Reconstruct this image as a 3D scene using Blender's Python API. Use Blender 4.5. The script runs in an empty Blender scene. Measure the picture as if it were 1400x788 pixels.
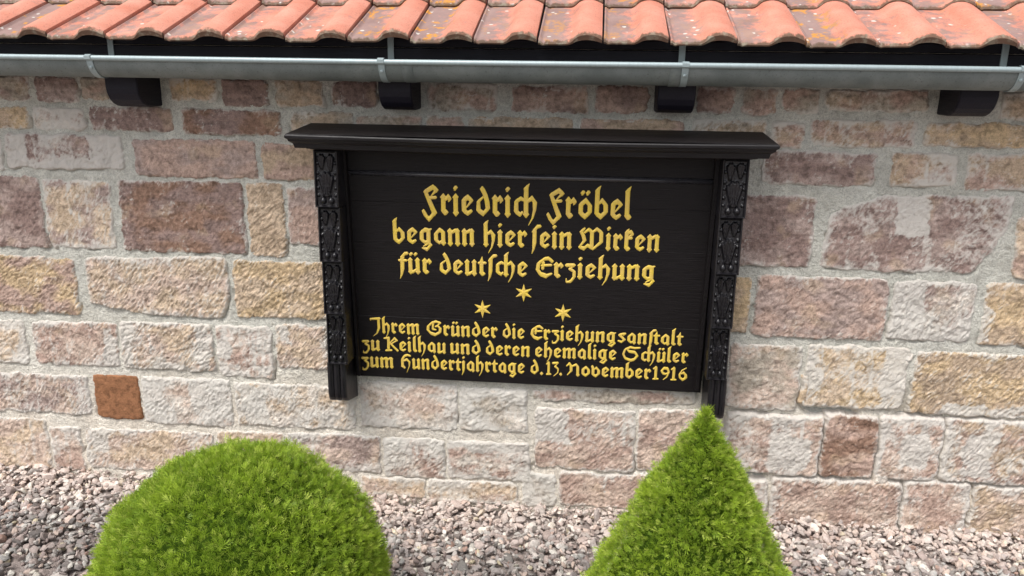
import bpy, math, random
import numpy as np
from mathutils import Matrix, Vector

random.seed(7)
rng = np.random.default_rng(11)
SC = bpy.context.scene
COL = SC.collection

# ------------------------------------------------------------------ camera
# camera solved from the vanishing points of the wall; metres, wall face = plane y 0, +z up
FPX, CX, CY = 1100.0, 700.0, 394.0
def _basis():
    mx = np.array([-11060 - CX, -65 - CY, FPX]); mx /= np.linalg.norm(mx)
    dn = np.array([650 - CX, 4311 - CY, FPX]); dn -= mx * (dn @ mx); dn /= np.linalg.norm(dn)
    X, Z = -mx, -dn
    return np.stack([X, np.cross(Z, X), Z])
RB = _basis()
EYE = np.array([0.0, -2.95, 1.74])
def at(px, py, y=0.0):
    d = RB @ np.array([px - CX, py - CY, FPX]); t = (y - EYE[1]) / d[1]
    return EYE + t * d
cam = bpy.data.cameras.new('camera'); cam_o = bpy.data.objects.new('camera', cam); COL.objects.link(cam_o)
M = Matrix.Identity(4)
for i, v in enumerate(((1, 0, 0), (0, -1, 0), (0, 0, -1))):
    w = RB @ np.array(v, float)
    for k in range(3): M[k][i] = w[k]
for k in range(3): M[k][3] = EYE[k]
cam_o.matrix_world = M
cam.sensor_width = 36; cam.lens = 36 * FPX / 1400; cam.clip_start = 0.05; cam.clip_end = 500
SC.camera = cam_o

# ------------------------------------------------------------------ sky, sun, exposure
world = bpy.data.worlds.new('World'); SC.world = world; world.use_nodes = True
wn = world.node_tree.nodes; wl = world.node_tree.links; wn.clear()
SUN_EL, SUN_AZ = math.radians(60), math.radians(212)     # azimuth measured clockwise from +y (the sun stands behind the camera)
sky = wn.new('ShaderNodeTexSky'); sky.sky_type = 'NISHITA'; sky.sun_disc = False
sky.sun_elevation = SUN_EL; sky.sun_rotation = SUN_AZ; sky.air_density = 1.0; sky.dust_density = 4.0
hs = wn.new('ShaderNodeHueSaturation'); hs.inputs['Saturation'].default_value = 0.38
bg = wn.new('ShaderNodeBackground'); bg.inputs['Strength'].default_value = 0.15
wo = wn.new('ShaderNodeOutputWorld')
wl.new(sky.outputs[0], hs.inputs['Color']); wl.new(hs.outputs[0], bg.inputs['Color']); wl.new(bg.outputs[0], wo.inputs['Surface'])
sun = bpy.data.lights.new('sun', 'SUN'); sun.energy = 1.5; sun.angle = math.radians(22); sun.color = (1.0, 0.97, 0.93)
sun_o = bpy.data.objects.new('sun', sun); COL.objects.link(sun_o)
sd = Vector((math.sin(SUN_AZ) * math.cos(SUN_EL), math.cos(SUN_AZ) * math.cos(SUN_EL), math.sin(SUN_EL)))
sun_o.rotation_euler = sd.to_track_quat('Z', 'Y').to_euler(); sun_o.location = (0, -3, 6)
SC.view_settings.view_transform = 'Standard'; SC.view_settings.look = 'None'
SC.view_settings.gamma = 1.0; SC.view_settings.exposure = 0.55

# ------------------------------------------------------------------ helpers
def lin(r, g, b):
    f = lambda c: (c / 255 / 12.92) if c / 255 <= 0.04045 else ((c / 255 + 0.055) / 1.055) ** 2.4
    return (f(r), f(g), f(b))

def link(o, parent=None):
    COL.objects.link(o)
    if parent is not None: o.parent = parent
    return o

def tag(o, label=None, cat=None, group=None, kind=None):
    for k, v in (('label', label), ('category', cat), ('group', group), ('kind', kind)):
        if v: o[k] = v
    return o

def empty(name, loc=(0, 0, 0)):
    o = bpy.data.objects.new(name, None); o.location = loc; o.empty_display_size = 0.1
    return link(o)

def mesh_np(name, V, F, mat, parent=None, smooth=True, attrs=None):
    """V (n,3); F a (m,3) or (m,4) array or a list of polygons; attrs {name: (n,4) or (n,)}"""
    me = bpy.data.meshes.new(name)
    V = np.asarray(V, dtype=np.float32)
    if isinstance(F, np.ndarray):
        m, k = F.shape
        me.vertices.add(len(V)); me.vertices.foreach_set('co', V.ravel())
        me.loops.add(m * k); me.loops.foreach_set('vertex_index', F.astype(np.int32).ravel())
        me.polygons.add(m); me.polygons.foreach_set('loop_start', np.arange(0, m * k, k, dtype=np.int32))
        me.polygons.foreach_set('loop_total', np.full(m, k, dtype=np.int32))
        me.update(calc_edges=True)
    else:
        me.from_pydata(V.tolist(), [], F); me.update()
    me.polygons.foreach_set('use_smooth', np.full(len(me.polygons), smooth))
    for an, a in (attrs or {}).items():
        a = np.asarray(a, dtype=np.float32)
        if a.ndim == 2:
            if a.shape[1] == 3: a = np.hstack([a, np.ones((len(a), 1), np.float32)])
            at_ = me.attributes.new(an, 'FLOAT_COLOR', 'POINT'); at_.data.foreach_set('color', a.ravel())
        else:
            at_ = me.attributes.new(an, 'FLOAT', 'POINT'); at_.data.foreach_set('value', a.ravel())
    if mat: me.materials.append(mat)
    o = bpy.data.objects.new(name, me)
    return link(o, parent)

class MB:
    """collects convex bits into one mesh"""
    def __init__(s): s.v = []; s.f = []
    def add(s, vs, fs):
        n = len(s.v); s.v += [tuple(map(float, p)) for p in vs]; s.f += [tuple(i + n for i in f) for f in fs]
    def box(s, x0, x1, y0, y1, z0, z1, b=0.0):
        if b <= 0:
            vs = [(x, y, z) for z in (z0, z1) for y in (y0, y1) for x in (x0, x1)]
            s.add(vs, [(0, 2, 3, 1), (4, 5, 7, 6), (0, 1, 5, 4), (2, 6, 7, 3), (0, 4, 6, 2), (1, 3, 7, 5)])
            return
        # chamfered box
        P = []; idx = {}
        def v(x, y, z):
            k = (round(x, 6), round(y, 6), round(z, 6))
            if k not in idx: idx[k] = len(P); P.append((x, y, z))
            return idx[k]
        xs, ys, zs = (x0, x1), (y0, y1), (z0, z1)
        sg = (1, -1)
        def c(i, j, k, ax):   # corner vertex lying on the face of axis ax
            x = xs[i] + (0 if ax == 0 else sg[i] * b); y = ys[j] + (0 if ax == 1 else sg[j] * b); z = zs[k] + (0 if ax == 2 else sg[k] * b)
            return v(x, y, z)
        F = []
        for i in (0, 1): F.append([c(i, 0, 0, 0), c(i, 1, 0, 0), c(i, 1, 1, 0), c(i, 0, 1, 0)])
        for j in (0, 1): F.append([c(0, j, 0, 1), c(1, j, 0, 1), c(1, j, 1, 1), c(0, j, 1, 1)])
        for k in (0, 1): F.append([c(0, 0, k, 2), c(1, 0, k, 2), c(1, 1, k, 2), c(0, 1, k, 2)])
        for i in (0, 1):
            for j in (0, 1): F.append([c(i, j, 0, 0), c(i, j, 1, 0), c(i, j, 1, 1), c(i, j, 0, 1)])
        for i in (0, 1):
            for k in (0, 1): F.append([c(i, 0, k, 0), c(i, 1, k, 0), c(i, 1, k, 2), c(i, 0, k, 2)])
        for j in (0, 1):
            for k in (0, 1): F.append([c(0, j, k, 1), c(1, j, k, 1), c(1, j, k, 2), c(0, j, k, 2)])
        for i in (0, 1):
            for j in (0, 1):
                for k in (0, 1): F.append([c(i, j, k, 0), c(i, j, k, 1), c(i, j, k, 2)])
        cen = np.array([(x0 + x1) / 2, (y0 + y1) / 2, (z0 + z1) / 2])
        out = []
        for f in F:
            p = np.array([P[q] for q in f]); n = np.cross(p[1] - p[0], p[2] - p[0])
            out.append(tuple(f) if n @ (p.mean(0) - cen) > 0 else tuple(f[::-1]))
        s.add(P, out)
    def loft(s, rings, close=True, caps=True):
        n = len(rings[0]); vs = [p for r in rings for p in r]; fs = []
        for i in range(len(rings) - 1):
            for j in range(n if close else n - 1):
                a, b_ = i * n + j, i * n + (j + 1) % n
                fs.append((a, b_, b_ + n, a + n))
        if caps: fs += [tuple(range(n))[::-1], tuple((len(rings) - 1) * n + j for j in range(n))]
        s.add(vs, fs)
    def build(s, name, mat, parent=None, smooth=False):
        o = mesh_np(name, s.v, s.f, mat, parent, smooth)
        return o

# ---- 2-D gradient noise
def gn(x, y, seed=0):
    xi = np.floor(x).astype(np.int64); yi = np.floor(y).astype(np.int64)
    xf, yf = x - xi, y - yi
    def g(ix, iy):
        h = (ix * 374761393 + iy * 668265263 + seed * 982451653) & 0x7fffffff
        h = ((h ^ (h >> 13)) * 1274126177) & 0x7fffffff
        h = (h ^ (h >> 16)) & 0xffff
        a = h * (2 * math.pi / 65536.0)
        return np.cos(a), np.sin(a)
    u = xf * xf * xf * (xf * (xf * 6 - 15) + 10); v = yf * yf * yf * (yf * (yf * 6 - 15) + 10)
    def dt(ix, iy, dx, dy):
        a, b = g(ix, iy); return a * dx + b * dy
    n00 = dt(xi, yi, xf, yf); n10 = dt(xi + 1, yi, xf - 1, yf); n01 = dt(xi, yi + 1, xf, yf - 1); n11 = dt(xi + 1, yi + 1, xf - 1, yf - 1)
    return 1.5 * ((n00 * (1 - u) + n10 * u) * (1 - v) + (n01 * (1 - u) + n11 * u) * v)
def fbm(x, y, o=4, seed=0):
    r = 0; a = 1.0; t = 0
    for i in range(o):
        r = r + a * gn(x * 2 ** i, y * 2 ** i, seed + i * 17); t += a; a *= 0.5
    return r / t * 1.3
def sstep(a, b, x):
    t = np.clip((x - a) / (b - a), 0, 1); return t * t * (3 - 2 * t)

# ------------------------------------------------------------------ materials
def mat_new(name):
    m = bpy.data.materials.new(name); m.use_nodes = True
    nt = m.node_tree; nt.nodes.clear()
    out = nt.nodes.new('ShaderNodeOutputMaterial'); p = nt.nodes.new('ShaderNodeBsdfPrincipled')
    nt.links.new(p.outputs[0], out.inputs['Surface'])
    return m, nt, p
def N(nt, t, **kw):
    n = nt.nodes.new(t)
    for k, v in kw.items():
        if hasattr(n, k): setattr(n, k, v)
        else: n.inputs[k].default_value = v
    return n
def mixc(nt, fac, a, b, mode='MIX'):
    n = nt.nodes.new('ShaderNodeMix'); n.data_type = 'RGBA'; n.blend_type = mode
    for s, v in ((0, fac), (6, a), (7, b)):
        if hasattr(v, 'is_output') or isinstance(v, bpy.types.NodeSocket): nt.links.new(v, n.inputs[s])
        else: n.inputs[s].default_value = v if s == 0 else (*v, 1) if len(v) == 3 else v
    return n.outputs[2]
def ramp(nt, sock, stops):
    r = nt.nodes.new('ShaderNodeValToRGB'); e = r.color_ramp.elements
    while len(e) < len(stops): e.new(0.5)
    for el, (p, c) in zip(e, stops):
        el.position = p; el.color = (c, c, c, 1) if not hasattr(c, '__len__') else (*c, 1)
    nt.links.new(sock, r.inputs[0]); return r.outputs[0]
def noise(nt, scale, detail=4, rough=0.55, vec=None, dist=0.0):
    n = nt.nodes.new('ShaderNodeTexNoise'); n.inputs['Scale'].default_value = scale
    n.inputs['Detail'].default_value = detail; n.inputs['Roughness'].default_value = rough; n.inputs['Distortion'].default_value = dist
    if vec is not None: nt.links.new(vec, n.inputs['Vector'])
    return n.outputs['Fac']
def math_(nt, op, a, b=0.0):
    n = nt.nodes.new('ShaderNodeMath'); n.operation = op
    for i, v in enumerate((a, b)):
        if isinstance(v, bpy.types.NodeSocket): nt.links.new(v, n.inputs[i])
        else: n.inputs[i].default_value = v
    return n.outputs[0]
def coords(nt, scale=(1, 1, 1), which='Object', rnd=False):
    tc = nt.nodes.new('ShaderNodeTexCoord'); mp = nt.nodes.new('ShaderNodeMapping'); mp.inputs['Scale'].default_value = scale
    nt.links.new(tc.outputs[which], mp.inputs['Vector'])
    if rnd:
        oi = nt.nodes.new('ShaderNodeObjectInfo'); k = math_(nt, 'MULTIPLY', oi.outputs['Random'], 37.0)
        cb = nt.nodes.new('ShaderNodeCombineXYZ')
        for i in range(3): nt.links.new(k, cb.inputs[i])
        nt.links.new(cb.outputs[0], mp.inputs['Location'])
    return mp.outputs[0]
def bump(nt, p, hsock, strength, dist):
    b = nt.nodes.new('ShaderNodeBump'); b.inputs['Strength'].default_value = strength; b.inputs['Distance'].default_value = dist
    nt.links.new(hsock, b.inputs['Height']); nt.links.new(b.outputs[0], p.inputs['Normal'])
def attr(nt, name):
    a = nt.nodes.new('ShaderNodeAttribute'); a.attribute_name = name; return a

# stone: vertex colour + lime mask, broken up by fine noise
m_stone, nt, p = mat_new('sandstone')
v = coords(nt)
a = attr(nt, 'tint'); l = attr(nt, 'lime')
n1 = noise(nt, 55, 5, 0.62, v); n2 = noise(nt, 230, 4, 0.6, v); n3 = noise(nt, 17, 4, 0.6, v)
cb = nt.nodes.new('ShaderNodeCombineXYZ'); ta = math.radians(54)
for k_, (vec, sc_) in enumerate((((math.cos(ta), 0, math.sin(ta)), 30.0), ((-math.sin(ta), 0, math.cos(ta)), 135.0))):
    dp = nt.nodes.new('ShaderNodeVectorMath'); dp.operation = 'DOT_PRODUCT'; nt.links.new(v, dp.inputs[0]); dp.inputs[1].default_value = vec
    nt.links.new(math_(nt, 'MULTIPLY', dp.outputs['Value'], sc_), cb.inputs[k_])
n4 = noise(nt, 1.0, 3, 0.6, cb.outputs[0], 0.5); tl = attr(nt, 'tool').outputs['Fac']
n4 = math_(nt, 'ADD', 0.5, math_(nt, 'MULTIPLY', math_(nt, 'SUBTRACT', n4, 0.5), math_(nt, 'ADD', math_(nt, 'MULTIPLY', tl, 1.05), 0.12)))
n5 = noise(nt, 1.0, 4, 0.6, coords(nt, (9, 9, 90)))
dark = ramp(nt, n1, [(0.30, 0.55), (0.5, 1.0), (0.75, 1.22)])
c = mixc(nt, 1.0, a.outputs['Color'], dark, 'MULTIPLY')
g2 = ramp(nt, n2, [(0.28, 0.62), (0.5, 1.0), (0.7, 1.2)])
c = mixc(nt, 0.8, c, g2, 'MULTIPLY')
g4 = ramp(nt, n4, [(0.33, 0.66), (0.46, 1.0), (0.68, 1.12)])
c = mixc(nt, 0.55, c, g4, 'MULTIPLY')
c = mixc(nt, 0.5, c, ramp(nt, n5, [(0.32, 0.78), (0.5, 1.0), (0.7, 1.12)]), 'MULTIPLY')
lm = math_(nt, 'ADD', l.outputs['Fac'], math_(nt, 'MULTIPLY', math_(nt, 'SUBTRACT', n1, 0.5), 0.9))
lm = math_(nt, 'ADD', lm, math_(nt, 'MULTIPLY', math_(nt, 'SUBTRACT', n4, 0.5), 1.1))
lm = ramp(nt, lm, [(0.36, 0.0), (0.66, 0.85)])
c = mixc(nt, lm, c, lin(212, 208, 200))
nt.links.new(c, p.inputs['Base Color']); p.inputs['Roughness'].default_value = 0.93; p.inputs['Specular IOR Level'].default_value = 0.2
hb = math_(nt, 'ADD', math_(nt, 'MULTIPLY', n2, 0.6), math_(nt, 'MULTIPLY', n1, 0.8)); hb = math_(nt, 'ADD', hb, math_(nt, 'MULTIPLY', n4, 0.9))
bump(nt, p, hb, 1.0, 0.0055)

m_mortar, nt, p = mat_new('lime_mortar')
v = coords(nt); a = attr(nt, 'tint')
n1 = noise(nt, 12, 5, 0.6, v); n2 = noise(nt, 260, 3, 0.6, v); n3 = noise(nt, 60, 4, 0.6, v)
c = mixc(nt, 1.0, a.outputs['Color'], ramp(nt, n1, [(0.3, 0.80), (0.7, 1.12)]), 'MULTIPLY')
c = mixc(nt, 0.9, c, ramp(nt, n2, [(0.3, 0.60), (0.5, 1.0), (0.72, 1.16)]), 'MULTIPLY')
n6 = noise(nt, 26, 5, 0.7, v)
c = mixc(nt, ramp(nt, n6, [(0.60, 0), (0.72, 0.6)]), c, lin(150, 142, 128))
c = mixc(nt, 0.8, c, ramp(nt, n3, [(0.3, 0.82), (0.6, 1.06)]), 'MULTIPLY')
nt.links.new(c, p.inputs['Base Color']); p.inputs['Roughness'].default_value = 0.95; p.inputs['Specular IOR Level'].default_value = 0.15
bump(nt, p, math_(nt, 'ADD', n2, math_(nt, 'MULTIPLY', n3, 2.0)), 1.0, 0.006)

# black painted wood
def wood(name, base, rough, sc=(3, 60, 60), bs=0.0012):
    m, nt, p = mat_new(name)
    v = coords(nt, sc); n1 = noise(nt, 4, 5, 0.65, v, 0.4); n2 = noise(nt, 26, 4, 0.6, coords(nt))
    c = mixc(nt, ramp(nt, n1, [(0.35, 0), (0.75, 1)]), base, tuple(min(1, x * 1.9 + 0.003) for x in base))
    c = mixc(nt, ramp(nt, n2, [(0.6, 0), (0.8, 0.35)]), c, tuple(x * 2.4 + 0.005 for x in base))
    nt.links.new(c, p.inputs['Base Color'])
    nt.links.new(ramp(nt, n1, [(0.3, rough - 0.08), (0.7, rough + 0.14)]), p.inputs['Roughness'])
    p.inputs['Specular IOR Level'].default_value = 0.27
    bump(nt, p, n1, 0.9, bs)
    return m
m_board = wood('black_stained_wood', (0.0052, 0.0038, 0.0042), 0.5, (2.5, 70, 70), 0.0016)
m_cornice = wood('black_gloss_wood', (0.0050, 0.0042, 0.0052), 0.42, (2.5, 70, 70), 0.0012); m_cornice.node_tree.nodes['Principled BSDF'].inputs['Specular IOR Level'].default_value = 0.35
m_carve = wood('black_carved_wood', (0.0056, 0.005, 0.0065), 0.32, (30, 30, 6), 0.0008); m_carve.node_tree.nodes['Principled BSDF'].inputs['Specular IOR Level'].default_value = 0.5
m_eave = wood('black_eave_timber', (0.006, 0.006, 0.011), 0.5, (2.5, 60, 60), 0.0015)
m_tail = wood('black_rafter_timber', (0.007, 0.0065, 0.012), 0.5, (60, 4, 60), 0.0015)

m_bead = wood('polished_black_bead', (0.030, 0.029, 0.033), 0.22, (2.5, 60, 60), 0.0004); m_bead.node_tree.nodes['Principled BSDF'].inputs['Specular IOR Level'].default_value = 0.9
m_gold, nt, p = mat_new('gilded_letter')
v = coords(nt, (1, 1, 1), 'Object', True)
n1 = noise(nt, 2.2, 4, 0.6, v); n2 = noise(nt, 14, 3, 0.6, v)
c = mixc(nt, ramp(nt, n1, [(0.35, 0), (0.7, 1)]), (0.88, 0.64, 0.085), (0.82, 0.57, 0.15))
c = mixc(nt, ramp(nt, n2, [(0.55, 0), (0.75, 0.5)]), c, (0.50, 0.31, 0.045))
nt.links.new(c, p.inputs['Base Color']); p.inputs['Metallic'].default_value = 0.15; p.inputs['Roughness'].default_value = 0.5

m_zinc, nt, p = mat_new('weathered_zinc')
v = coords(nt); vs_ = coords(nt, (2, 2, 2)); n1 = noise(nt, 6, 4, 0.6, vs_); n2 = noise(nt, 160, 3, 0.7, v); n3 = noise(nt, 9, 3, 0.5, v)
c = mixc(nt, ramp(nt, n1, [(0.35, 0), (0.7, 1)]), lin(106, 114, 112), lin(130, 137, 135))
c = mixc(nt, ramp(nt, n2, [(0.58, 0), (0.70, 0.75)]), c, lin(66, 70, 68))
c = mixc(nt, ramp(nt, n3, [(0.4, 0), (0.8, 0.4)]), c, lin(96, 104, 104))
nt.links.new(c, p.inputs['Base Color']); p.inputs['Metallic'].default_value = 0.2
nt.links.new(ramp(nt, n3, [(0.3, 0.55), (0.7, 0.7)]), p.inputs['Roughness'])
bump(nt, p, n1, 0.3, 0.001)
m_rim, nt, p = mat_new('sky_sheen_zinc')  # zinc for rim and brackets; the rim's sky reflection painted into the base colour
n1 = noise(nt, 20, 4, 0.6, coords(nt, (6, 1, 1)))
nt.links.new(mixc(nt, n1, lin(140, 154, 156), lin(168, 182, 184)), p.inputs['Base Color']); p.inputs['Metallic'].default_value = 0.25; p.inputs['Roughness'].default_value = 0.45

# clay tile
m_tile, nt, p = mat_new('clay_tile')
v = coords(nt, (1, 1, 1), 'Object', True); oi = nt.nodes.new('ShaderNodeObjectInfo'); k = attr(nt, 'mask')
sp = nt.nodes.new('ShaderNodeSeparateColor'); nt.links.new(k.outputs['Color'], sp.inputs[0])
pan, edge = sp.outputs[0], sp.outputs[1]
nA = noise(nt, 9, 4, 0.6, v); nB = noise(nt, 34, 5, 0.65, v); nC = noise(nt, 190, 3, 0.6, v); nD = noise(nt, 16, 3, 0.5, v); nE = noise(nt, 60, 4, 0.6, v)
c = mixc(nt, ramp(nt, nA, [(0.3, 0), (0.7, 1)]), lin(192, 122, 100), lin(210, 148, 128))
c = mixc(nt, ramp(nt, oi.outputs['Random'], [(0, 0.0), (1, 0.35)]), c, lin(192, 124, 102))
c = mixc(nt, 0.8, c, ramp(nt, nC, [(0.3, 0.58), (0.46, 1.0)]), 'MULTIPLY')
gr = math_(nt, 'MULTIPLY', pan, math_(nt, 'ADD', math_(nt, 'MULTIPLY', oi.outputs['Random'], 0.9), 0.46))
gr = math_(nt, 'ADD', gr, math_(nt, 'MULTIPLY', math_(nt, 'ADD', math_(nt, 'SUBTRACT', nB, 0.5), math_(nt, 'SUBTRACT', nD, 0.5)), 1.5))
c = mixc(nt, ramp(nt, gr, [(0.32, 0), (0.70, 0.8)]), c, mixc(nt, nA, lin(96, 88, 88), lin(150, 138, 134)))
w = nt.nodes.new('ShaderNodeTexVoronoi'); w.inputs['Scale'].default_value = 26; nt.links.new(v, w.inputs['Vector'])
ws = math_(nt, 'MULTIPLY', ramp(nt, math_(nt, 'ADD', w.outputs['Distance'], math_(nt, 'MULTIPLY', nE, 0.55)), [(0.40, 1.0), (0.46, 0.0)]), ramp(nt, pan, [(0.3, 0), (0.6, 1)]))
sel = nt.nodes.new('ShaderNodeSeparateColor'); nt.links.new(w.outputs['Color'], sel.inputs[0])
c = mixc(nt, math_(nt, 'MULTIPLY', ws, ramp(nt, sel.outputs[0], [(0.45, 0), (0.5, 0.9)])), c, lin(205, 203, 194))
yl = math_(nt, 'MULTIPLY', ramp(nt, nD, [(0.54, 0), (0.60, 1)]), ramp(nt, nE, [(0.42, 0), (0.5, 1)]))
yl = math_(nt, 'MULTIPLY', yl, math_(nt, 'MULTIPLY', ramp(nt, pan, [(0.1, 0), (0.5, 1)]), ramp(nt, oi.outputs['Random'], [(0.4, 0.12), (0.6, 1.0)])))
c = mixc(nt, math_(nt, 'MULTIPLY', yl, 0.85), c, lin(205, 140, 40))
ed = math_(nt, 'ADD', edge, math_(nt, 'MULTIPLY', math_(nt, 'SUBTRACT', nE, 0.5), 1.2))
c = mixc(nt, ramp(nt, ed, [(0.45, 0), (0.7, 0.9)]), c, mixc(nt, ramp(nt, nB, [(0.5, 0), (0.62, 1)]), lin(92, 76, 62), lin(128, 122, 106)))
nt.links.new(c, p.inputs['Base Color']); p.inputs['Roughness'].default_value = 0.85; p.inputs['Specular IOR Level'].default_value = 0.25
bump(nt, p, math_(nt, 'ADD', nC, math_(nt, 'MULTIPLY', nE, 0.8)), 0.7, 0.0015)

# pebbles / foliage
m_peb, nt, p = mat_new('pebble')
v = coords(nt); a = attr(nt, 'tint'); n1 = noise(nt, 120, 4, 0.6, v)
c = mixc(nt, 0.8, a.outputs['Color'], ramp(nt, n1, [(0.3, 0.7), (0.7, 1.2)]), 'MULTIPLY')
nt.links.new(c, p.inputs['Base Color']); p.inputs['Roughness'].default_value = 0.75
m_leaf = bpy.data.materials.new('thuja_leaf'); m_leaf.use_nodes = True; nt = m_leaf.node_tree; nt.nodes.clear()
a = attr(nt, 'tint'); out = nt.nodes.new('ShaderNodeOutputMaterial'); p = nt.nodes.new('ShaderNodeBsdfPrincipled')
p.inputs['Roughness'].default_value = 0.5; p.inputs['Specular IOR Level'].default_value = 0.35
tr = nt.nodes.new('ShaderNodeBsdfTranslucent'); ms = nt.nodes.new('ShaderNodeMixShader'); ms.inputs[0].default_value = 0.3
nt.links.new(a.outputs['Color'], p.inputs['Base Color']); nt.links.new(a.outputs['Color'], tr.inputs['Color'])
nt.links.new(p.outputs[0], ms.inputs[1]); nt.links.new(tr.outputs[0], ms.inputs[2]); nt.links.new(ms.outputs[0], out.inputs['Surface'])
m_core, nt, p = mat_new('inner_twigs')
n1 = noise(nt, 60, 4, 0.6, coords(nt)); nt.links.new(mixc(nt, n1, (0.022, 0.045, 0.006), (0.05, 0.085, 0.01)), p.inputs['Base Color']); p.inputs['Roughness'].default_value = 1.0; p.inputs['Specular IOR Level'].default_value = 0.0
m_bark, nt, p = mat_new('bark')
n1 = noise(nt, 30, 4, 0.6, coords(nt, (3, 3, 0.6))); nt.links.new(mixc(nt, n1, (0.06, 0.035, 0.02), (0.14, 0.09, 0.06)), p.inputs['Base Color']); p.inputs['Roughness'].default_value = 0.9
m_ground, nt, p = mat_new('gravelly_ground')
n1 = noise(nt, 30, 5, 0.6, coords(nt)); n2 = noise(nt, 3, 4, 0.6, coords(nt))
nt.links.new(mixc(nt, n1, lin(110, 100, 96), lin(160, 148, 142)), p.inputs['Base Color']); p.inputs['Roughness'].default_value = 0.9
bump(nt, p, n1, 1.0, 0.02)

# ------------------------------------------------------------------ the ground
def zg(x): return np.interp(x, [-2.6, -0.7, 0.8, 1.8], [0.0, -0.045, -0.032, -0.02])
gx = np.concatenate([[-60, -20, -8], np.linspace(-4, 4, 60), [8, 20, 60]]); gy = np.concatenate([[-60, -20, -8, -4], np.linspace(-2.2, 0.3, 20), [4, 20, 60]])
GX, GY = np.meshgrid(gx, gy)
GZ = zg(GX) - 0.012 + 0.006 * fbm(GX * 3, GY * 3, 3, 5) * (np.abs(GX) < 4)
def gridF(nr, nc):
    i = np.arange(nr - 1)[:, None] * nc + np.arange(nc - 1)[None, :]
    return np.stack([i, i + 1, i + nc + 1, i + nc], -1).reshape(-1, 4)
tag(mesh_np('ground', np.stack([GX, GY, GZ], -1).reshape(-1, 3), gridF(*GX.shape), m_ground), kind='structure')

# ------------------------------------------------------------------ the building: wall with its stones
building = empty('stone_building', (0, 0, 0))
tag(building, 'low building of pink and tan sandstone blocks in pale mortar under a red pantile roof', 'building')

# palette of the stones, sRGB
PAL = {'m': (178, 158, 149), 'd': (152, 130, 122), 't': (210, 188, 163), 'y': (206, 181, 146), 'b': (150, 121, 104), 'w': (220, 210, 198),
       'g': (178, 167, 152), 'o': (150, 106, 76), 'p': (208, 186, 170), 'r': (188, 162, 148), 'c': (192, 170, 146)}
# patches where mortar was wiped over the stones (photo pixels)
PATCH = [(20, 216, 168, 233), (10, 182, 40, 233), (120, 184, 168, 232), (140, 445, 162, 500), (168, 442, 186, 500), (266, 442, 293, 508), (298, 446, 316, 490), (350, 500, 372, 517),
         (196, 514, 226, 566), (260, 520, 317, 560), (612, 600, 724, 617), (527, 598, 562, 618), (733, 558, 776, 604), (1285, 550, 1400, 574), (1101, 478, 1118, 530),
         (1212, 478, 1238, 560), (1218, 385, 1250, 466), (1052, 596, 1104, 642), (94, 246, 100, 300), (107, 246, 112, 336), (122, 586, 152, 618), (1228, 272, 1270, 321),
         (1340, 420, 1352, 470), (378, 444, 400, 470), (640, 530, 720, 545), (494, 560, 520, 588), (1236, 590, 1262, 640), (1320, 590, 1350, 650), (330, 525, 370, 580)]
PATCH = [(at(a, b)[[0, 2]], at(c_, d)[[0, 2]]) for a, b, c_, d in PATCH]
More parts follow.
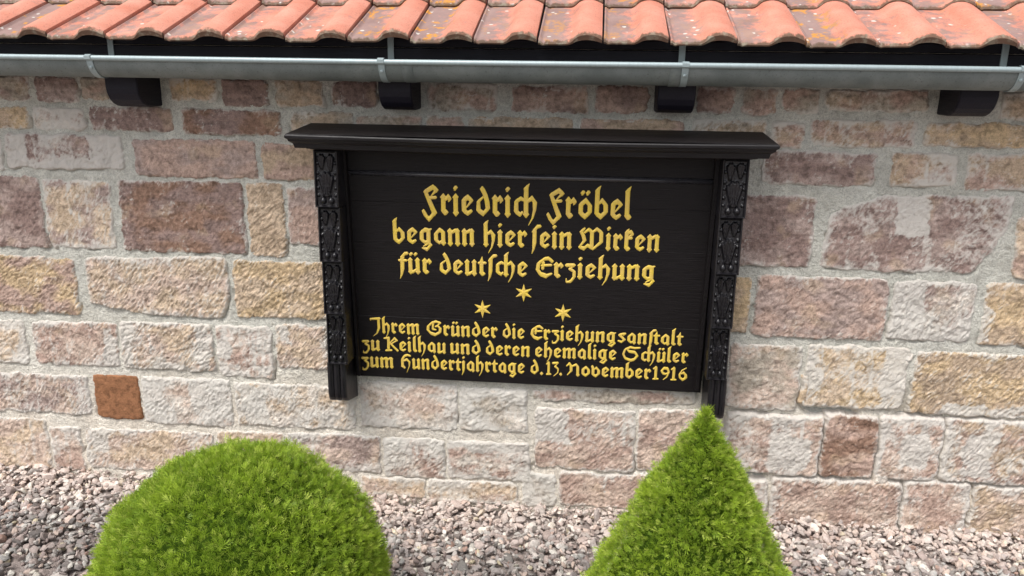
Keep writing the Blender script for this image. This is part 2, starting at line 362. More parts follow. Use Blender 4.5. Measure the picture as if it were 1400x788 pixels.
# each stone: x0, y0, x1, y1 (photo pixels of its face), colours, lime 0..9, tooling 0..9
ST = [
 (-14,103,42,138,'dg',2,2),(49,104,107,139,'dm',2,2),(111,105,150,137,'rg',1,2),(232,107,298,139,'cy',4,2),(305,108,366,146,'dd',1,1),
 (377,110,443,147,'gc',2,2),(453,111,517,147,'dd',2,1),(584,114,680,152,'gr',3,2),(699,117,804,156,'rd',2,1),(814,117,886,155,'dr',1,2),
 (953,118,1003,155,'dr',2,2),(1014,120,1062,158,'rg',2,1),(1070,121,1120,155,'gr',3,1),(1128,122,1269,154,'gr',2,1),(1369,126,1420,165,'gc',3,1),
 (-14,145,41,176,'yc',2,2),(46,146,116,178,'wr',6,4),(123,145,237,180,'dd',2,1),(250,149,384,186,'bd',2,1),(399,153,484,186,'cg',2,1),
 (487,157,577,184,'gr',2,1),(583,158,634,186,'gr',3,1),(641,160,783,192,'cg',1,1),(793,162,934,194,'rc',1,1),(946,163,1046,198,'cg',4,3),
 (1052,165,1098,204,'rc',4,2),(1106,163,1252,203,'cr',4,4),(1263,168,1420,203,'cy',2,1),
 (10,182,168,233,'dm',4,3),(-30,186,4,232,'gm',5,1),(184,190,352,245,'rm',1,3),(359,196,432,247,'cr',1,1),(1042,206,1196,255,'dm',3,2),
 (1217,208,1308,256,'cr',4,2),(1320,210,1420,262,'rc',3,3),
 (-20,240,60,339,'dm',1,6),(64,245,155,341,'tm',4,6),(166,246,334,348,'bd',2,4),(340,250,390,351,'tc',1,8),(394,256,438,335,'rm',3,4),
 (1000,266,1112,366,'dm',2,2),
 (-20,349,106,430,'yr',2,9),(322,356,446,437,'ty',2,9),(1001,378,1024,455,'yc',1,3),(1030,376,1212,466,'mr',2,5),(1218,383,1330,468,'wm',6,9),
 (1343,386,1420,474,'cy',2,7),
 (-20,436,36,496,'tw',5,5),(48,438,162,502,'rp',4,7),(167,439,293,508,'tp',5,8),(298,444,373,517,'rp',5,3),(378,443,450,506,'tp',3,9),
 (994,469,1093,562,'pg',3,3),(1101,471,1238,561,'ty',5,5),(1247,479,1424,573,'cy',3,9),
 (-20,508,123,567,'pm',4,8),(131,512,192,574,'oo',0,1),(196,514,318,584,'wp',7,6),(324,522,486,588,'wt',5,6),(493,520,625,589,'pw',5,4),
 (628,528,721,593,'wg',6,2),(727,531,952,554,'rg',3,1),(732,556,868,646,'rp',4,5),(871,558,960,648,'pr',3,4),(990,565,1122,651,'rp',5,4),
 (1125,567,1197,654,'rb',2,2),(1200,569,1286,658,'rp',5,4),(1288,572,1424,664,'rc',5,7),
 (-20,568,68,642,'tp',3,4),(72,582,114,642,'pr',4,2),(120,584,294,648,'tp',4,6),(300,588,392,648,'pt',4,4),(396,590,520,646,'pm',4,3),(525,597,609,655,'rw',5,5),
 (612,601,724,659,'rw',5,3),(494,650,583,681,'tp',4,2),(587,654,708,691,'tp',5,3),(714,646,761,694,'gw',6,1),(765,644,895,697,'rp',3,5),
 (902,650,1048,712,'rp',4,4),(1053,652,1229,730,'rp',3,7),(1232,657,1322,733,'pr',4,5),(1327,664,1424,738,'cp',3,8),
 (1194,647,1212,661,'ww',1,1),(1095,511,1103,552,'yt',0,1),(1236,484,1246,493,'ww',0,1),(-20,646,110,668,'tp',4,2),(200,650,330,680,'tp',4,2),(340,652,488,684,'tp',4,2),
]
POLY = [
 ([(116,352),(308,352),(316,398),(306,434),(250,433),(190,428),(124,414)],'tp',3,9),
 ([(1134,292),(1200,268),(1300,266),(1388,270),(1376,318),(1352,350),(1330,373),(1230,374),(1120,366),(1124,330)],'dm',4,3),
 ([(1390,300),(1424,296),(1424,384),(1383,378)],'rt',2,3),
]
stones = []   # (poly xz Nx2, colours, lime, tool)
for (x0, y0, x1, y1, cc, li, to) in ST:
    yc = (y0 + y1) / 2; s = 0.0055 + 0.000085 * yc; s *= (x1 - x0)
    s = min(s, (y1 - y0) * 0.3)
    pts = [(x0, y0), (x1, y0 + s * 0.8), (x1, y1), (x0, y1 - s)]
    yy = (y0 + y1) / 2
    pts = [(x + (650 - x) / (4311 - y) * (y - yy), y) for x, y in pts]
    stones.append((np.array([at(*q)[[0, 2]] for q in pts]), cc, li, to))
for (pp, cc, li, to) in POLY:
    stones.append((np.array([at(*q)[[0, 2]] for q in pp]), cc, li, to))
# stones beyond the frame and behind the board, laid in the same courses
rr = random.Random(3)
def fill(xa, xb, za, zb, hcs=None):
    z = zb
    while z > za + 0.05:
        h = rr.uniform(0.15, 0.23); h = min(h, z - za); x = xa - rr.uniform(0, 0.2)
        while x < xb:
            w_ = rr.uniform(0.2, 0.44); a_, b_ = max(x, xa), min(x + w_, xb)
            if b_ - a_ > 0.08:
                pts = np.array([(a_, z), (b_, z), (b_, z - h + 0.02), (a_, z - h + 0.02)]) + np.array([[rr.uniform(-.006, .006), rr.uniform(-.006, .006)] for _ in range(4)])
                stones.append((pts, rr.choice(['rp', 'tp', 'mr', 'dm', 'ty', 'pw', 'cg', 'rb']), rr.choice([2, 3, 4, 5]), rr.choice([2, 4, 6, 8])))
            x += w_ + 0.02
        z -= h
fill(-3.9, -2.62, -0.06, 1.68); fill(1.93, 3.2, -0.06, 1.66); fill(-0.86, 0.40, 0.60, 1.38)

def warp(X, Z):
    return (X + 0.010 * fbm(X * 17, Z * 17, 4, 71) + 0.0025 * fbm(X * 75, Z * 75, 2, 72),
            Z + 0.010 * fbm(X * 17 + 40, Z * 17, 4, 73) + 0.0025 * fbm(X * 75 + 40, Z * 75, 2, 74))
def inside(poly, X, Z, k=0.007):
    k = min(k, 0.10 * float((poly.max(0) - poly.min(0)).min()))
    P = poly if np.cross(poly[1] - poly[0], poly[2] - poly[1]) > 0 else poly[::-1]
    acc = 0; n = len(P)
    for i in range(n):
        a_, b_ = P[i], P[(i + 1) % n]; e = b_ - a_; e = e / np.linalg.norm(e)
        acc = acc + np.exp(-np.clip((X - a_[0]) * (-e[1]) + (Z - a_[1]) * e[0], -0.2, 0.5) / k)
    return -k * np.log(acc)

# region of the wall (lower right) where the joints are open and dark
def open_joint(X, Z):
    r = sstep(0.35, 0.9, X + 0.25 * fbm(X * 2, Z * 2, 2, 9)) * sstep(0.62, 0.40, Z)
    return r
xs = np.concatenate([np.arange(-4.0, -2.7, 0.05), np.arange(-2.7, 2.0, 0.0072), np.arange(2.0, 3.3, 0.05)])
zs_ = np.concatenate([[-0.25, -0.12], np.arange(-0.08, 1.70, 0.0072), [1.76, 1.80, 1.83]])
X, Z = np.meshgrid(xs, zs_)
H = 0.0016 + 0.0028 * fbm(X * 9, Z * 9, 4, 21) + 0.0016 * fbm(X * 45, Z * 45, 3, 22) + 0.0009 * fbm(X * 120, Z * 120, 2, 24)
oj = open_joint(X, Z)
gapn = fbm(X * 11, Z * 5, 3, 61)
WX, WZ = warp(X, Z)
for (poly, cc, li, to) in stones:
    x0, z0 = poly.min(0) - 0.02; x1 = poly[:, 0].max() + 0.02; i0_, i1_ = np.searchsorted(xs, [x0, x1]); j0_, j1_ = np.searchsorted(zs_, [z0, poly[:, 1].max()])
    sl = (slice(j0_, j1_), slice(i0_, i1_))
    s = inside(poly, WX[sl], WZ[sl])
    zmid = poly[:, 1].mean()
    H[sl] -= 0.013 * sstep(-0.013, -0.003, s) * (Z[sl] < zmid) * sstep(0.12, 0.35, gapn[sl] + 0.05)
gate = sstep(-0.28, 0.12, fbm(X * 6, Z * 6, 3, 33))
H = H - oj * (0.008 + 0.034 * gate)
low = sstep(0.9, 0.1, Z)
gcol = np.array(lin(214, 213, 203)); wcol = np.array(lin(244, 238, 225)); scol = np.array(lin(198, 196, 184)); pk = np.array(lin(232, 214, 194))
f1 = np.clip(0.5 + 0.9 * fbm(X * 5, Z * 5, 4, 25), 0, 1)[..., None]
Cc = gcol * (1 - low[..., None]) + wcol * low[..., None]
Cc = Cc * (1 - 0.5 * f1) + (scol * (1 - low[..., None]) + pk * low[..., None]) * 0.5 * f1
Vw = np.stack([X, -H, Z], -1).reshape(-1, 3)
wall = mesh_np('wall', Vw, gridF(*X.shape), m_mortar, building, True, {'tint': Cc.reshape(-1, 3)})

for si, (poly, cc, li, to) in enumerate(stones):
    x0, z0 = poly.min(0) - 0.014; x1, z1 = poly.max(0) + 0.014
    vis = -2.7 < (x0 + x1) / 2 < 2.0 and not (-0.87 < (x0 + x1) / 2 < 0.41 and 0.58 < (z0 + z1) / 2 < 1.39)
    st = 0.0045 if vis else 0.014
    X, Z = np.meshgrid(np.arange(x0, x1 + st, st), np.arange(z0, z1 + st, st))
    WX, WZ = warp(X, Z)
    s = inside(poly, WX, WZ)
    s = s + 0.0025
    sd_ = si * 7 + 100
    prot = 0.0042 + 0.0038 * rr.random() + (0.004 if open_joint(np.array(poly[:, 0].mean()), np.array(poly[:, 1].mean())) > 0.5 else 0)
    if cc == 'oo': prot = 0.0065
    # tooling marks: short gouges leaning to the right
    ang = math.radians(rr.choice([40, 52, 58, 68]) + rr.uniform(-7, 7)); tsc = rr.uniform(0.8, 1.35); t_ = to / 9.0
    ca, sa = math.cos(ang), math.sin(ang)
    jx = 0.006 * fbm(X * 20, Z * 20, 2, sd_ + 5)
    U = (X * ca + Z * sa); Vv = (-X * sa + Z * ca) + jx
    tool = 1 - np.abs(gn(U / (0.034 * tsc), Vv / (0.0105 * tsc), sd_)) * 1.8
    tool2 = 1 - np.abs(gn(U / 0.032 + 9, Vv / 0.009, sd_ + 1)) * 1.8
    rough = fbm(X * 14, Z * 14, 4, sd_ + 2)
    fine = fbm(X * 60, Z * 60, 3, sd_ + 3)
    body = 0.0060 * rough + 0.0016 * fine + t_ * (0.0058 * (tool - 0.4) + 0.0028 * (tool2 - 0.4)) + (1 - t_) * 0.0022 * tool2
    # flaked faces: small terraces with sharp steps
    tr_ = fbm(X * 11 + 3, Z * 16, 4, sd_ + 11) * 3.2; fl_ = np.floor(tr_); terr = (fl_ + sstep(0.80, 1.0, tr_ - fl_)) / 3.2
    body = body + (1 - t_) * 0.0085 * terr - 0.004 * np.clip(1 - np.abs(gn(X * 16, Z * 9, sd_ + 12)) / 0.05, 0, 1) * (1 - t_) * (rr.random() < 0.6)
    pits = sstep(0.50, 0.62, fbm(X * 55, Z * 55, 2, sd_ + 13)); body = body - 0.004 * pits
    if cc == 'oo': body = body * 0.12
    e = sstep(-0.003, 0.005 + 0.007 * rr.random(), s)
    H = -0.036 + 0.037 * sstep(-0.011, 0.003, s) + prot * e + body * e
    H = H + (np.maximum(H, 0.0048 + 0.0012 * fine) - H) * sstep(0.006, 0.014, s)
    ca_ = np.array(lin(*PAL[cc[0]])); cb_ = np.array(lin(*PAL[cc[1]]))
    mxv = sstep(-0.25, 0.3, fbm(X * 7, Z * 11, 4, sd_ + 4))[..., None]
    T = ca_ * (1 - mxv) + cb_ * mxv
    # strata streaks and blotches
    T = T * (1 + 0.16 * fbm(X * 5, Z * 45, 3, sd_ + 6) + 0.14 * fine)[..., None]
    yb = sstep(0.25, 0.6, fbm(X * 9, Z * 9, 3, sd_ + 8))[..., None] * 0.35
    if cc != 'oo': T = T * (1 - yb) + np.array(lin(198, 174, 144)) * yb
    lf = li / 9.0
    ln_ = fbm(X * 7, Z * 7, 4, sd_ + 7)
    lime = 0.10 + 0.55 * lf * (0.5 + 1.0 * np.clip(0.5 + ln_, 0, 1)) + 0.55 * np.exp(-np.clip(s, 0, 1) / (0.005 + 0.030 * lf * np.clip(0.5 + 1.3 * ln_, 0.1, 1.4))) * (0.6 + lf) + 0.12 * (tool - 0.55) * (0.3 + t_)
    # thin runs of lime washed down the face
    web = np.clip(1 - np.abs(gn(X * 24 + 0.5 * fbm(X * 30, Z * 30, 2, sd_ + 14), Z * 24, sd_ + 15)) / 0.075, 0, 1) * sstep(-0.1, 0.3, fbm(X * 8, Z * 8, 2, sd_ + 16))
    lime = lime + 0.42 * web * (1 - 0.8 * t_)
    for pa, pb in PATCH:
        dp = np.minimum(np.minimum(X - pa[0], pb[0] - X), np.minimum(pa[1] - Z, Z - pb[1])) + 0.026 * fbm(X * 11, Z * 11, 3, 301) + 0.008 * fbm(X * 50, Z * 50, 3, 302)
        lime = lime + 0.42 * sstep(-0.008, 0.010, dp)
    lime = lime + 0.22 * sstep(0.30, 0.55, fbm(X * 38, Z * 4, 3, sd_ + 9)) * (0.3 + lf)
    if cc == 'oo': lime = lime * 0.3
    keep = s > -0.012
    Fq = gridF(*X.shape); kf = keep.reshape(-1)[Fq].any(1); Fq = Fq[kf]
    used = np.unique(Fq); mp_ = np.zeros(X.size, int); mp_[used] = np.arange(len(used))
    V = np.stack([X, -H, Z], -1).reshape(-1, 3)[used]
    o = mesh_np('stone', V, mp_[Fq], m_stone, wall, True, {'tint': T.reshape(-1, 3)[used], 'lime': lime.reshape(-1)[used], 'tool': np.full(len(used), t_)})
    if cc == 'oo': o['label'] = 'small square rust-brown stone'
    if cc == 'bd' and to == 4: o['label'] = 'large dark reddish brown stone'

# ------------------------------------------------------------------ eaves: rafter tails, fascia, roof, gutter
TH = math.radians(21.8)
EY, EZ = -0.26, 1.797           # front lower edge of the first tile course
def rz(y): return EZ + (y - EY) * math.tan(TH)
XL, XR = -4.0, 3.3
for (pa, pb) in ((145, 189), (517, 562), (899, 951), (1312, 1366)):
    xa = at(pa, 140, -0.165)[0]; xb = at(pb, 140, -0.165)[0]
    zb = at((pa + pb) / 2, 150 + (pa - 500) * 0.012, -0.08)[2]
    prof = [(0.05, zb), (-0.075, zb), (-0.10, zb + 0.004), (-0.125, zb + 0.013), (-0.145, zb + 0.028), (-0.157, zb + 0.048), (-0.161, zb + 0.065), (-0.161, 1.676), (0.05, 1.676)]
    mb = MB(); w0 = 0.004
    rings = []
    for x_, ins in ((xa, 0.004), (xa + w0, 0), (xb - w0, 0), (xb, 0.004)):
        rings.append([(x_, y + ins * (1 if y < -0.05 else 0), z + ins * (1 if z < 1.67 else 0)) for y, z in prof])
    mb.loft(rings)
    mb.build('rafter_tail', m_tail, building)
mb = MB(); mb.box(XL, XR, -0.162, -0.143, 1.678, 1.782, 0.003); mb.build('fascia_board', m_eave, building)
mb = MB(); mb.box(XL, XR, -0.156, -0.140, 1.784, 1.812, 0.002); mb.build('eave_batten', m_eave, building)
# roof deck under the tiles (parent of the tiles) and its blind gable ends
def roofpt(x, s, n):   # s metres up the slope from the eave edge, n metres above the deck plane
    return (x, EY + s * math.cos(TH) - n * math.sin(TH), EZ - 0.045 + s * math.sin(TH) + n * math.cos(TH))
mb = MB()
r0 = [roofpt(XL, 0.118, 0.012), roofpt(XL, 2.3, 0.012), roofpt(XL, 2.3, -0.008), roofpt(XL, 0.118, -0.008)]
r1 = [(XR, y, z) for _, y, z in r0]
mb.loft([r0, r1]); roof = mb.build('roof', m_eave, building)
mb = MB(); mb.box(XL, XR, 0.03, 1.7, -0.2, 1.72, 0); mb.build('wall_core', m_mortar, building).data.attributes.new('tint', 'FLOAT_COLOR', 'POINT').data.foreach_set('color', [0.5, 0.5, 0.46, 1] * 8)

# pantile mesh: u across (0..1), v along the slope
TW, TL, TG = 0.2075, 0.40, 0.355
NU, NV = 40, 14
U = np.linspace(0, 1, NU); Vp = np.linspace(0, 1, NV) ** 1.4
def prof(u):
    h = 0.0 * u
    h = h + 0.029 * np.sin(math.pi * np.clip((u - 0.44) / 0.64, 0, 1)) ** 0.85 * sstep(0.42, 0.62, u)
    h = h + 0.006 * np.exp(-((u - 0.015) / 0.022) ** 2) - 0.003 * np.exp(-((u - 0.075) / 0.025) ** 2)
    return h
UU, VV = np.meshgrid(U, Vp)
wx = UU * (TW - 0.006)
top = prof(UU)
# the front lip rolls over a little
lip = -0.010 * np.clip(1 - VV * TL / 0.012, 0, 1) ** 2
topz = top + lip + 0.018 * (1 - VV)
P_top = np.stack([wx, VV * TL, topz], -1).reshape(-1, 3)
thk = 0.015
P_bot = np.stack([wx, VV * TL + 0.002, np.where(VV * TL < 0.05, 0.018 * (1 - VV) - thk + 0.58 * prof(UU), topz - lip - thk)], -1).reshape(-1, 3)
F = gridF(NV, NU); n0 = NV * NU
Fs = [tuple(f) for f in F] + [tuple(q + n0 for q in f[::-1]) for f in F]
def strip(idx): return [(idx[i + 1], idx[i], idx[i] + n0, idx[i + 1] + n0) for i in range(len(idx) - 1)]
Fs += strip(list(range(NU)))                                 # front
Fs += [f[::-1] for f in strip([i * NU for i in range(NV)])]   # left
Fs += strip([i * NU + NU - 1 for i in range(NV)])             # right
Fs += [f[::-1] for f in strip(list(range((NV - 1) * NU, NV * NU)))]
panm = np.clip(1 - sstep(0.15, 0.80, UU), 0, 1); edgem = np.clip(1 - VV * TL / 0.020, 0, 1) * 0.95
mk = np.stack([panm, edgem, 0 * panm], -1).reshape(-1, 3); mkb = mk.copy(); mkb[:, 1] = np.clip(mkb[:, 1] * 1.6, 0, 1)
tile0 = None
i0 = math.floor((XL + 0.185) / TW)
for r in range(6):
    for i in range(i0, int((XR + 0.1) / TW)):
        xx = -0.185 + i * TW
        if not (XL < xx < XR - 0.2): continue
        if tile0 is None:
            o = mesh_np('roof_tile', np.vstack([P_top, P_bot]), Fs, m_tile, roof, True, {'mask': np.vstack([mk, mkb])})
            me = o.data; tile0 = o
            ang_e = [e for e in me.edges]
            import bmesh
            bm = bmesh.new(); bm.from_mesh(me)
            for e in bm.edges:
                if len(e.link_faces) == 2 and e.calc_face_angle(0) > math.radians(50): e.smooth = False
            bm.to_mesh(me); bm.free()
        else:
            o = bpy.data.objects.new('roof_tile', tile0.data); link(o, roof)
        o.location = roofpt(xx + rr.uniform(-.0012, .0012), r * TG + rr.uniform(-.006, .006), 0.042 + 0.0008 * (i % 2))
        o.rotation_euler = (TH + rr.uniform(-.005, .006), rr.uniform(-.010, .010), rr.uniform(-.008, .008))

# gutter
GYc, GZc, GR = -0.232, 1.738, 0.066
def arc(y0, z0, r, a0, a1, n):
    return [(y0 + r * math.cos(math.radians(a0 + (a1 - a0) * i / n)), z0 + r * math.sin(math.radians(a0 + (a1 - a0) * i / n))) for i in range(n + 1)]
outer = arc(GYc, GZc, GR, 180, 360, 24); inner = arc(GYc, GZc, GR - 0.0015, 360, 180, 24)
gxs = np.arange(XL, XR + 0.01, 0.25)
mb = MB()
mb.loft([[(x, y, z + 0.0008 * math.sin(x * 2.3)) for y, z in outer + inner] for x in gxs])
gutter = mb.build('gutter', m_zinc, building, True)
mb = MB(); mb.loft([[(x, y, z + 0.0008 * math.sin(x * 2.3)) for y, z in arc(GYc - GR - 0.003, GZc - 0.002, 0.0088, 0, 330, 11)] for x in gxs])
mb.build('rolled_rim', m_rim, gutter, True)
for px in (122, 521, 938, 1402):
    xb = at(px, 80, GYc - GR)[0]
    r_ = GR + 0.002; hw = 0.0105
    path = [(GYc - GR - 0.0145, GZc + 0.004), (GYc - GR - 0.0135, GZc - 0.006)] + arc(GYc, GZc, r_ + 0.001, 188, 355, 20) + []
    path = [(GYc - GR + 0.004, GZc + 0.0085), (GYc - GR - 0.006, GZc + 0.0085)] + path
    mb = MB(); mb.loft([[(xb - hw, y, z), (xb + hw, y, z), (xb + hw, y - 0.002 * (1 if y < GYc else -1) * 0 + 0.0018, z + 0.0018), (xb - hw, y + 0.0018, z + 0.0018)] for y, z in path])
    br = mb.build('gutter_bracket', m_rim, gutter)
    mb = MB(); mb.box(xb - hw, xb + hw, -0.1675, -0.1630, 1.70, 1.825, 0.0005); mb.build('strap', m_rim, br)
    mb = MB(); c0 = (xb, GYc - (r_ + 0.001) * math.cos(math.radians(28)), GZc - (r_ + 0.001) * math.sin(math.radians(28)))
    for k_, rr_ in ((0, 0.0058),):
        n_ = Vector((0, -math.cos(math.radians(28)), -math.sin(math.radians(28)))); t1 = Vector((1, 0, 0)); t2 = n_.cross(t1)
        rings = [[tuple(Vector(c0) + n_ * d_ + (t1 * math.cos(q) + t2 * math.sin(q)) * r2) for q in np.linspace(0, 2 * math.pi, 12, endpoint=False)] for d_, r2 in ((0, 0.0062), (0.003, 0.0055), (0.0045, 0.003))]
        mb.loft(rings)
    mb.build('rivet', m_rim, br)
for px in (549, 916):
    xb = at(px, 100, GYc - GR)[0]
    mb = MB(); mb.loft([[(x_, y, z) for y, z in arc(GYc, GZc, GR + dd, 186, 355, 24) + arc(GYc, GZc, GR - 0.0005, 355, 186, 24)] for x_, dd in ((xb, 0.0005), (xb + 0.001, 0.0022), (xb + 0.035, 0.0022), (xb + 0.036, 0.0005))])
    mb.build('joint_sleeve', m_zinc, gutter, True)

# ------------------------------------------------------------------ the memorial board
board = empty('memorial_board', (-0.225, 0, 0.45))
tag(board, 'black carved wooden memorial board with gilded blackletter inscription on the sandstone wall', 'board')
def place(o): o.location = tuple(-Vector(board.location))   # children are written in world coordinates
PX0, PX1 = -0.905, 0.447
ZT, ZB = 1.47, 0.528
tilt = math.atan2(0.07, 1.425 - 0.528)
def pY(z): return -0.03 - (z - 0.528) * math.tan(tilt)      # front face of the panel
# panel: local frame, origin at its lower middle, local x right, local z up along the face, -y out
panel_org = Vector((-0.23, -0.03, 0.528))
L = (ZT - ZB) / math.cos(tilt)
mb = MB(); mb.box(PX0 + 0.23 + 0.004, PX1 + 0.23 - 0.004, 0.018, 0.03, 0.004, L, 0)
panel = mb.build('panel', m_board, board)
panel.location = panel_org - Vector(board.location); panel.rotation_euler = (tilt, 0, 0)
cuts = [0, 0.112, 0.262, 0.408, 0.560, 0.716, L]
for i in range(6):
    mb = MB(); mb.box(PX0 + 0.23, PX1 + 0.23, -0.001 * (i % 2) * 0.5, 0.0175, cuts[i] + 0.0004, cuts[i + 1] - 0.0004, 0.0007)
    mb.build('plank', m_board, panel)
zb_ = (1.347 - 0.528) / math.cos(tilt)
mb = MB(); mb.loft([[(x, -0.014 * math.cos(q) + 0.001, zb_ + 0.010 * math.sin(q)) for q in np.linspace(-math.pi / 2, math.pi / 2, 9)] for x in (PX0 + 0.23, PX1 + 0.23)])
mb.build('bead_moulding', m_bead, panel, True)

# pilasters: stepped carved blocks, each set back under the one above
def leaf_h(u, v):
    """relief of one carved block, u 0..1 across, v 0..1 from the bottom; metres above the sunk field"""
    h = np.zeros_like(u)
    def fan(cx, cy, w_, hh, flip=1):
        # leaf with a scalloped head: narrow at the foot, lobed at the top
        t = (v - cy) / hh
        lob = 0.10 * np.abs(np.sin((u - cx) / w_ * math.pi * 2.0))
        head = 1.0 - ((u - cx) / w_) ** 2 * 0.35 + lob
        width = w_ * (0.25 + 0.75 * np.clip(t, 0, 1) ** 0.7)
        ins = np.clip((width - np.abs(u - cx)) / 0.09, 0, 1) * np.clip((head - t) / 0.07, 0, 1) * np.clip(t / 0.05, 0, 1)
        ins = sstep(0, 1, ins)
        vein = 0.5 + 0.5 * np.cos((u - cx) / (0.25 + 0.75 * np.clip(t, 0, 1)) * 34)
        return ins * (0.0060 + 0.0060 * np.clip(t, 0, 1.2) ** 2 + 0.0030 * vein)
    h = np.maximum(h, fan(0.5, 0.16, 0.47, 0.46))
    h = np.maximum(h, fan(0.27, 0.68, 0.27, 0.27) * 0.8)
    h = np.maximum(h, fan(0.72, 0.64, 0.25, 0.31) * 0.9)
    for cx in (0.30, 0.70):                                     # acorns at the foot
        d = np.sqrt(((u - cx) / 0.15) ** 2 + ((v - 0.10) / 0.065) ** 2)
        h = np.maximum(h, 0.0125 * np.sqrt(np.clip(1 - d * d, 0, 1)))
        stem = np.clip(1 - np.abs(u - cx - (v - 0.15) * (0.5 - cx) * 2.2) / 0.05, 0, 1) * (v > 0.12) * (v < 0.34)
        h = np.maximum(h, 0.009 * stem)
    for cx in (0.06, 0.94):
        for cy in (0.2, 0.34, 0.5, 0.62, 0.8):                  # little beads down both edges
            d = np.sqrt(((u - cx) / 0.075) ** 2 + ((v - cy) / 0.035) ** 2)
            h = np.maximum(h, 0.006 * np.sqrt(np.clip(1 - d * d, 0, 1)))
    return h
def carved(w_, hh, seed):
    """front face relief with its own rim; returns verts, faces (front at y 0, going to -y)"""
    nx, nz = 44, 86
    xs = np.linspace(0, w_, nx); zs2 = np.linspace(0, hh, nz); X, Z = np.meshgrid(xs, zs2)
    rim = 0.0075
    u = (X - rim) / (w_ - 2 * rim); v = (Z - rim * 0.6) / (hh - 1.6 * rim)
    edge = np.minimum(np.minimum(X, w_ - X), np.minimum(Z * 1.4, hh - Z))
    infield = sstep(rim * 0.75, rim, edge)
    h = (1 - infield) * 0.0 + infield * (-0.011 + leaf_h(u, v) + 0.0007 * fbm(X * 90, Z * 90 + seed * 9, 2, seed))
    # rounded outer corner and the proud nose at the foot
    h = h - 0.004 * np.clip(1 - edge / 0.003, 0, 1) + 0.007 * np.clip(1 - Z / hh, 0, 1)
    return X, Z, h
def pilaster(side, xt, xbm, zt, zbm, cor_zt):
    root = bpy.data.objects.new('pilaster', None); link(root, board)
    edges = [zt + (cor_zt - zt) * i / 4 for i in range(5)]
    ys_ = [-0.194, -0.181, -0.168, -0.155]
    for i in range(4):
        f_ = (i + 0.5) / 5
        x0 = xt[0] + (xbm[0] - xt[0]) * f_; x1 = xt[1] + (xbm[1] - xt[1]) * f_
        x0 += 0.0045 * (i - 1.5) * (1 if not side else -0.3); x1 += 0.0045 * (i - 1.5) * (0.3 if not side else -1)
        hh = edges[i] - edges[i + 1] - 0.002; w_ = x1 - x0
        X, Z, h = carved(w_, hh, i + (7 if side else 0)); nr, nc = X.shape
        if side: h = h[:, ::-1]
        yf = ys_[i] - h
        front = np.stack([X + x0, yf, Z + edges[i + 1]], -1).reshape(-1, 3)
        V = list(map(tuple, front)); F = [tuple(f) for f in gridF(nr, nc)]
        # back to the wall
        ring = [j for j in range(nc)] + [r_ * nc + nc - 1 for r_ in range(1, nr)] + [(nr - 1) * nc + j for j in range(nc - 2, -1, -1)] + [r_ * nc for r_ in range(nr - 2, 0, -1)]
        b0 = len(V); V += [(V[q][0], -0.035, V[q][2]) for q in ring]
        m_ = len(ring); F += [(ring[(q + 1) % m_], ring[q], b0 + q, b0 + (q + 1) % m_) for q in range(m_)]
        o = mesh_np('carved_block', V, F, m_carve, root, True)
        bm = bmesh.new(); bm.from_mesh(o.data)
        for e in bm.edges:
            if len(e.link_faces) == 2 and e.calc_face_angle(0) > math.radians(48): e.smooth = False
        bm.to_mesh(o.data); bm.free(); place(o)
    # fluted corbel with a rounded nose at the foot
    x0, x1 = xbm[0] + 0.004, xbm[1] - 0.004; w_ = x1 - x0; nf = 49
    us = np.linspace(0, 1, nf)
    fl = 0.0065 * np.abs(np.sin(us * math.pi * 3.0)) ** 0.6 - 0.004 * (np.minimum(us, 1 - us) < 0.02)
    rings = []
    for z, dy in ((cor_zt - 0.002, 0), (zbm + 0.04, 0), (zbm + 0.02, 0.004), (zbm + 0.008, 0.011), (zbm, 0.022)):
        rings.append([(x0 + w_ * u, -0.146 - f_ + dy, z) for u, f_ in zip(us, fl)] + [(x1, -0.008, z - (0.03 if z < zbm + 0.01 else 0.0)), (x0, -0.008, z - (0.03 if z < zbm + 0.01 else 0.0))])
    mb = MB(); mb.loft(rings[::-1]); o = mb.build('corbel', m_carve, root, False); place(o)
    # flat jamb that joins the pilaster to the panel
    mb = MB(); xa, xb = (xt[1] - 0.004, PX0 + 0.026) if not side else (PX1 - 0.026, xt[0] + 0.004)
    xa, xb = min(xa, xb), max(xa, xb)
    mb.loft([[(x, y, z) for y, z in ((-0.010, zbm + 0.078), (-0.062, zbm + 0.078), (-0.128, zt), (-0.010, zt))] for x in (xa, xb)])
    o = mb.build('jamb', m_board, root); place(o)
pilaster(0, (-0.966, -0.884), (-0.985, -0.902), 1.437, 0.462, at(466, 498, -0.155)[2])
pilaster(1, (0.431, 0.516), (0.452, 0.526), 1.440, 0.470, at(990, 520, -0.155)[2])

# cornice: mitred mouldings, front and both ends
CXm = (-1.046 + 0.598) / 2; HWt = 0.822
def crn(e, yF, z, sag=0.006):
    # ring from back left round the front to back right; e = outset less than the tip
    xl, xr = CXm - HWt + e, CXm + HWt - e; n_ = 16
    P = [(xl, -0.012, z), (xl, yF + e, z)]
    for i in range(1, n_):
        t = i / n_; x = xl + (xr - xl) * t; P.append((x, yF + e, z - sag * math.sin(math.pi * t)))
    return P + [(xr, yF + e, z), (xr, -0.012, z)]
zc = 1.492; yF = -0.27
mb = MB()
mb.loft([crn(0.026, yF, zc - 0.045), crn(0.022, yF, zc - 0.030), crn(0.010, yF, zc - 0.021), crn(0.008, yF, zc - 0.015), crn(0.001, yF, zc - 0.010), crn(0.0, yF, zc - 0.002), crn(0.003, yF, zc + 0.002)])
crown = mb.build('cornice', m_cornice, board); place(crown)
bot = crn(0.003, yF, zc + 0.0021); topr = [(x * 0.998, (y + 0.0) if y > -0.1 else y + 0.008, z) for x, y, z in bot]
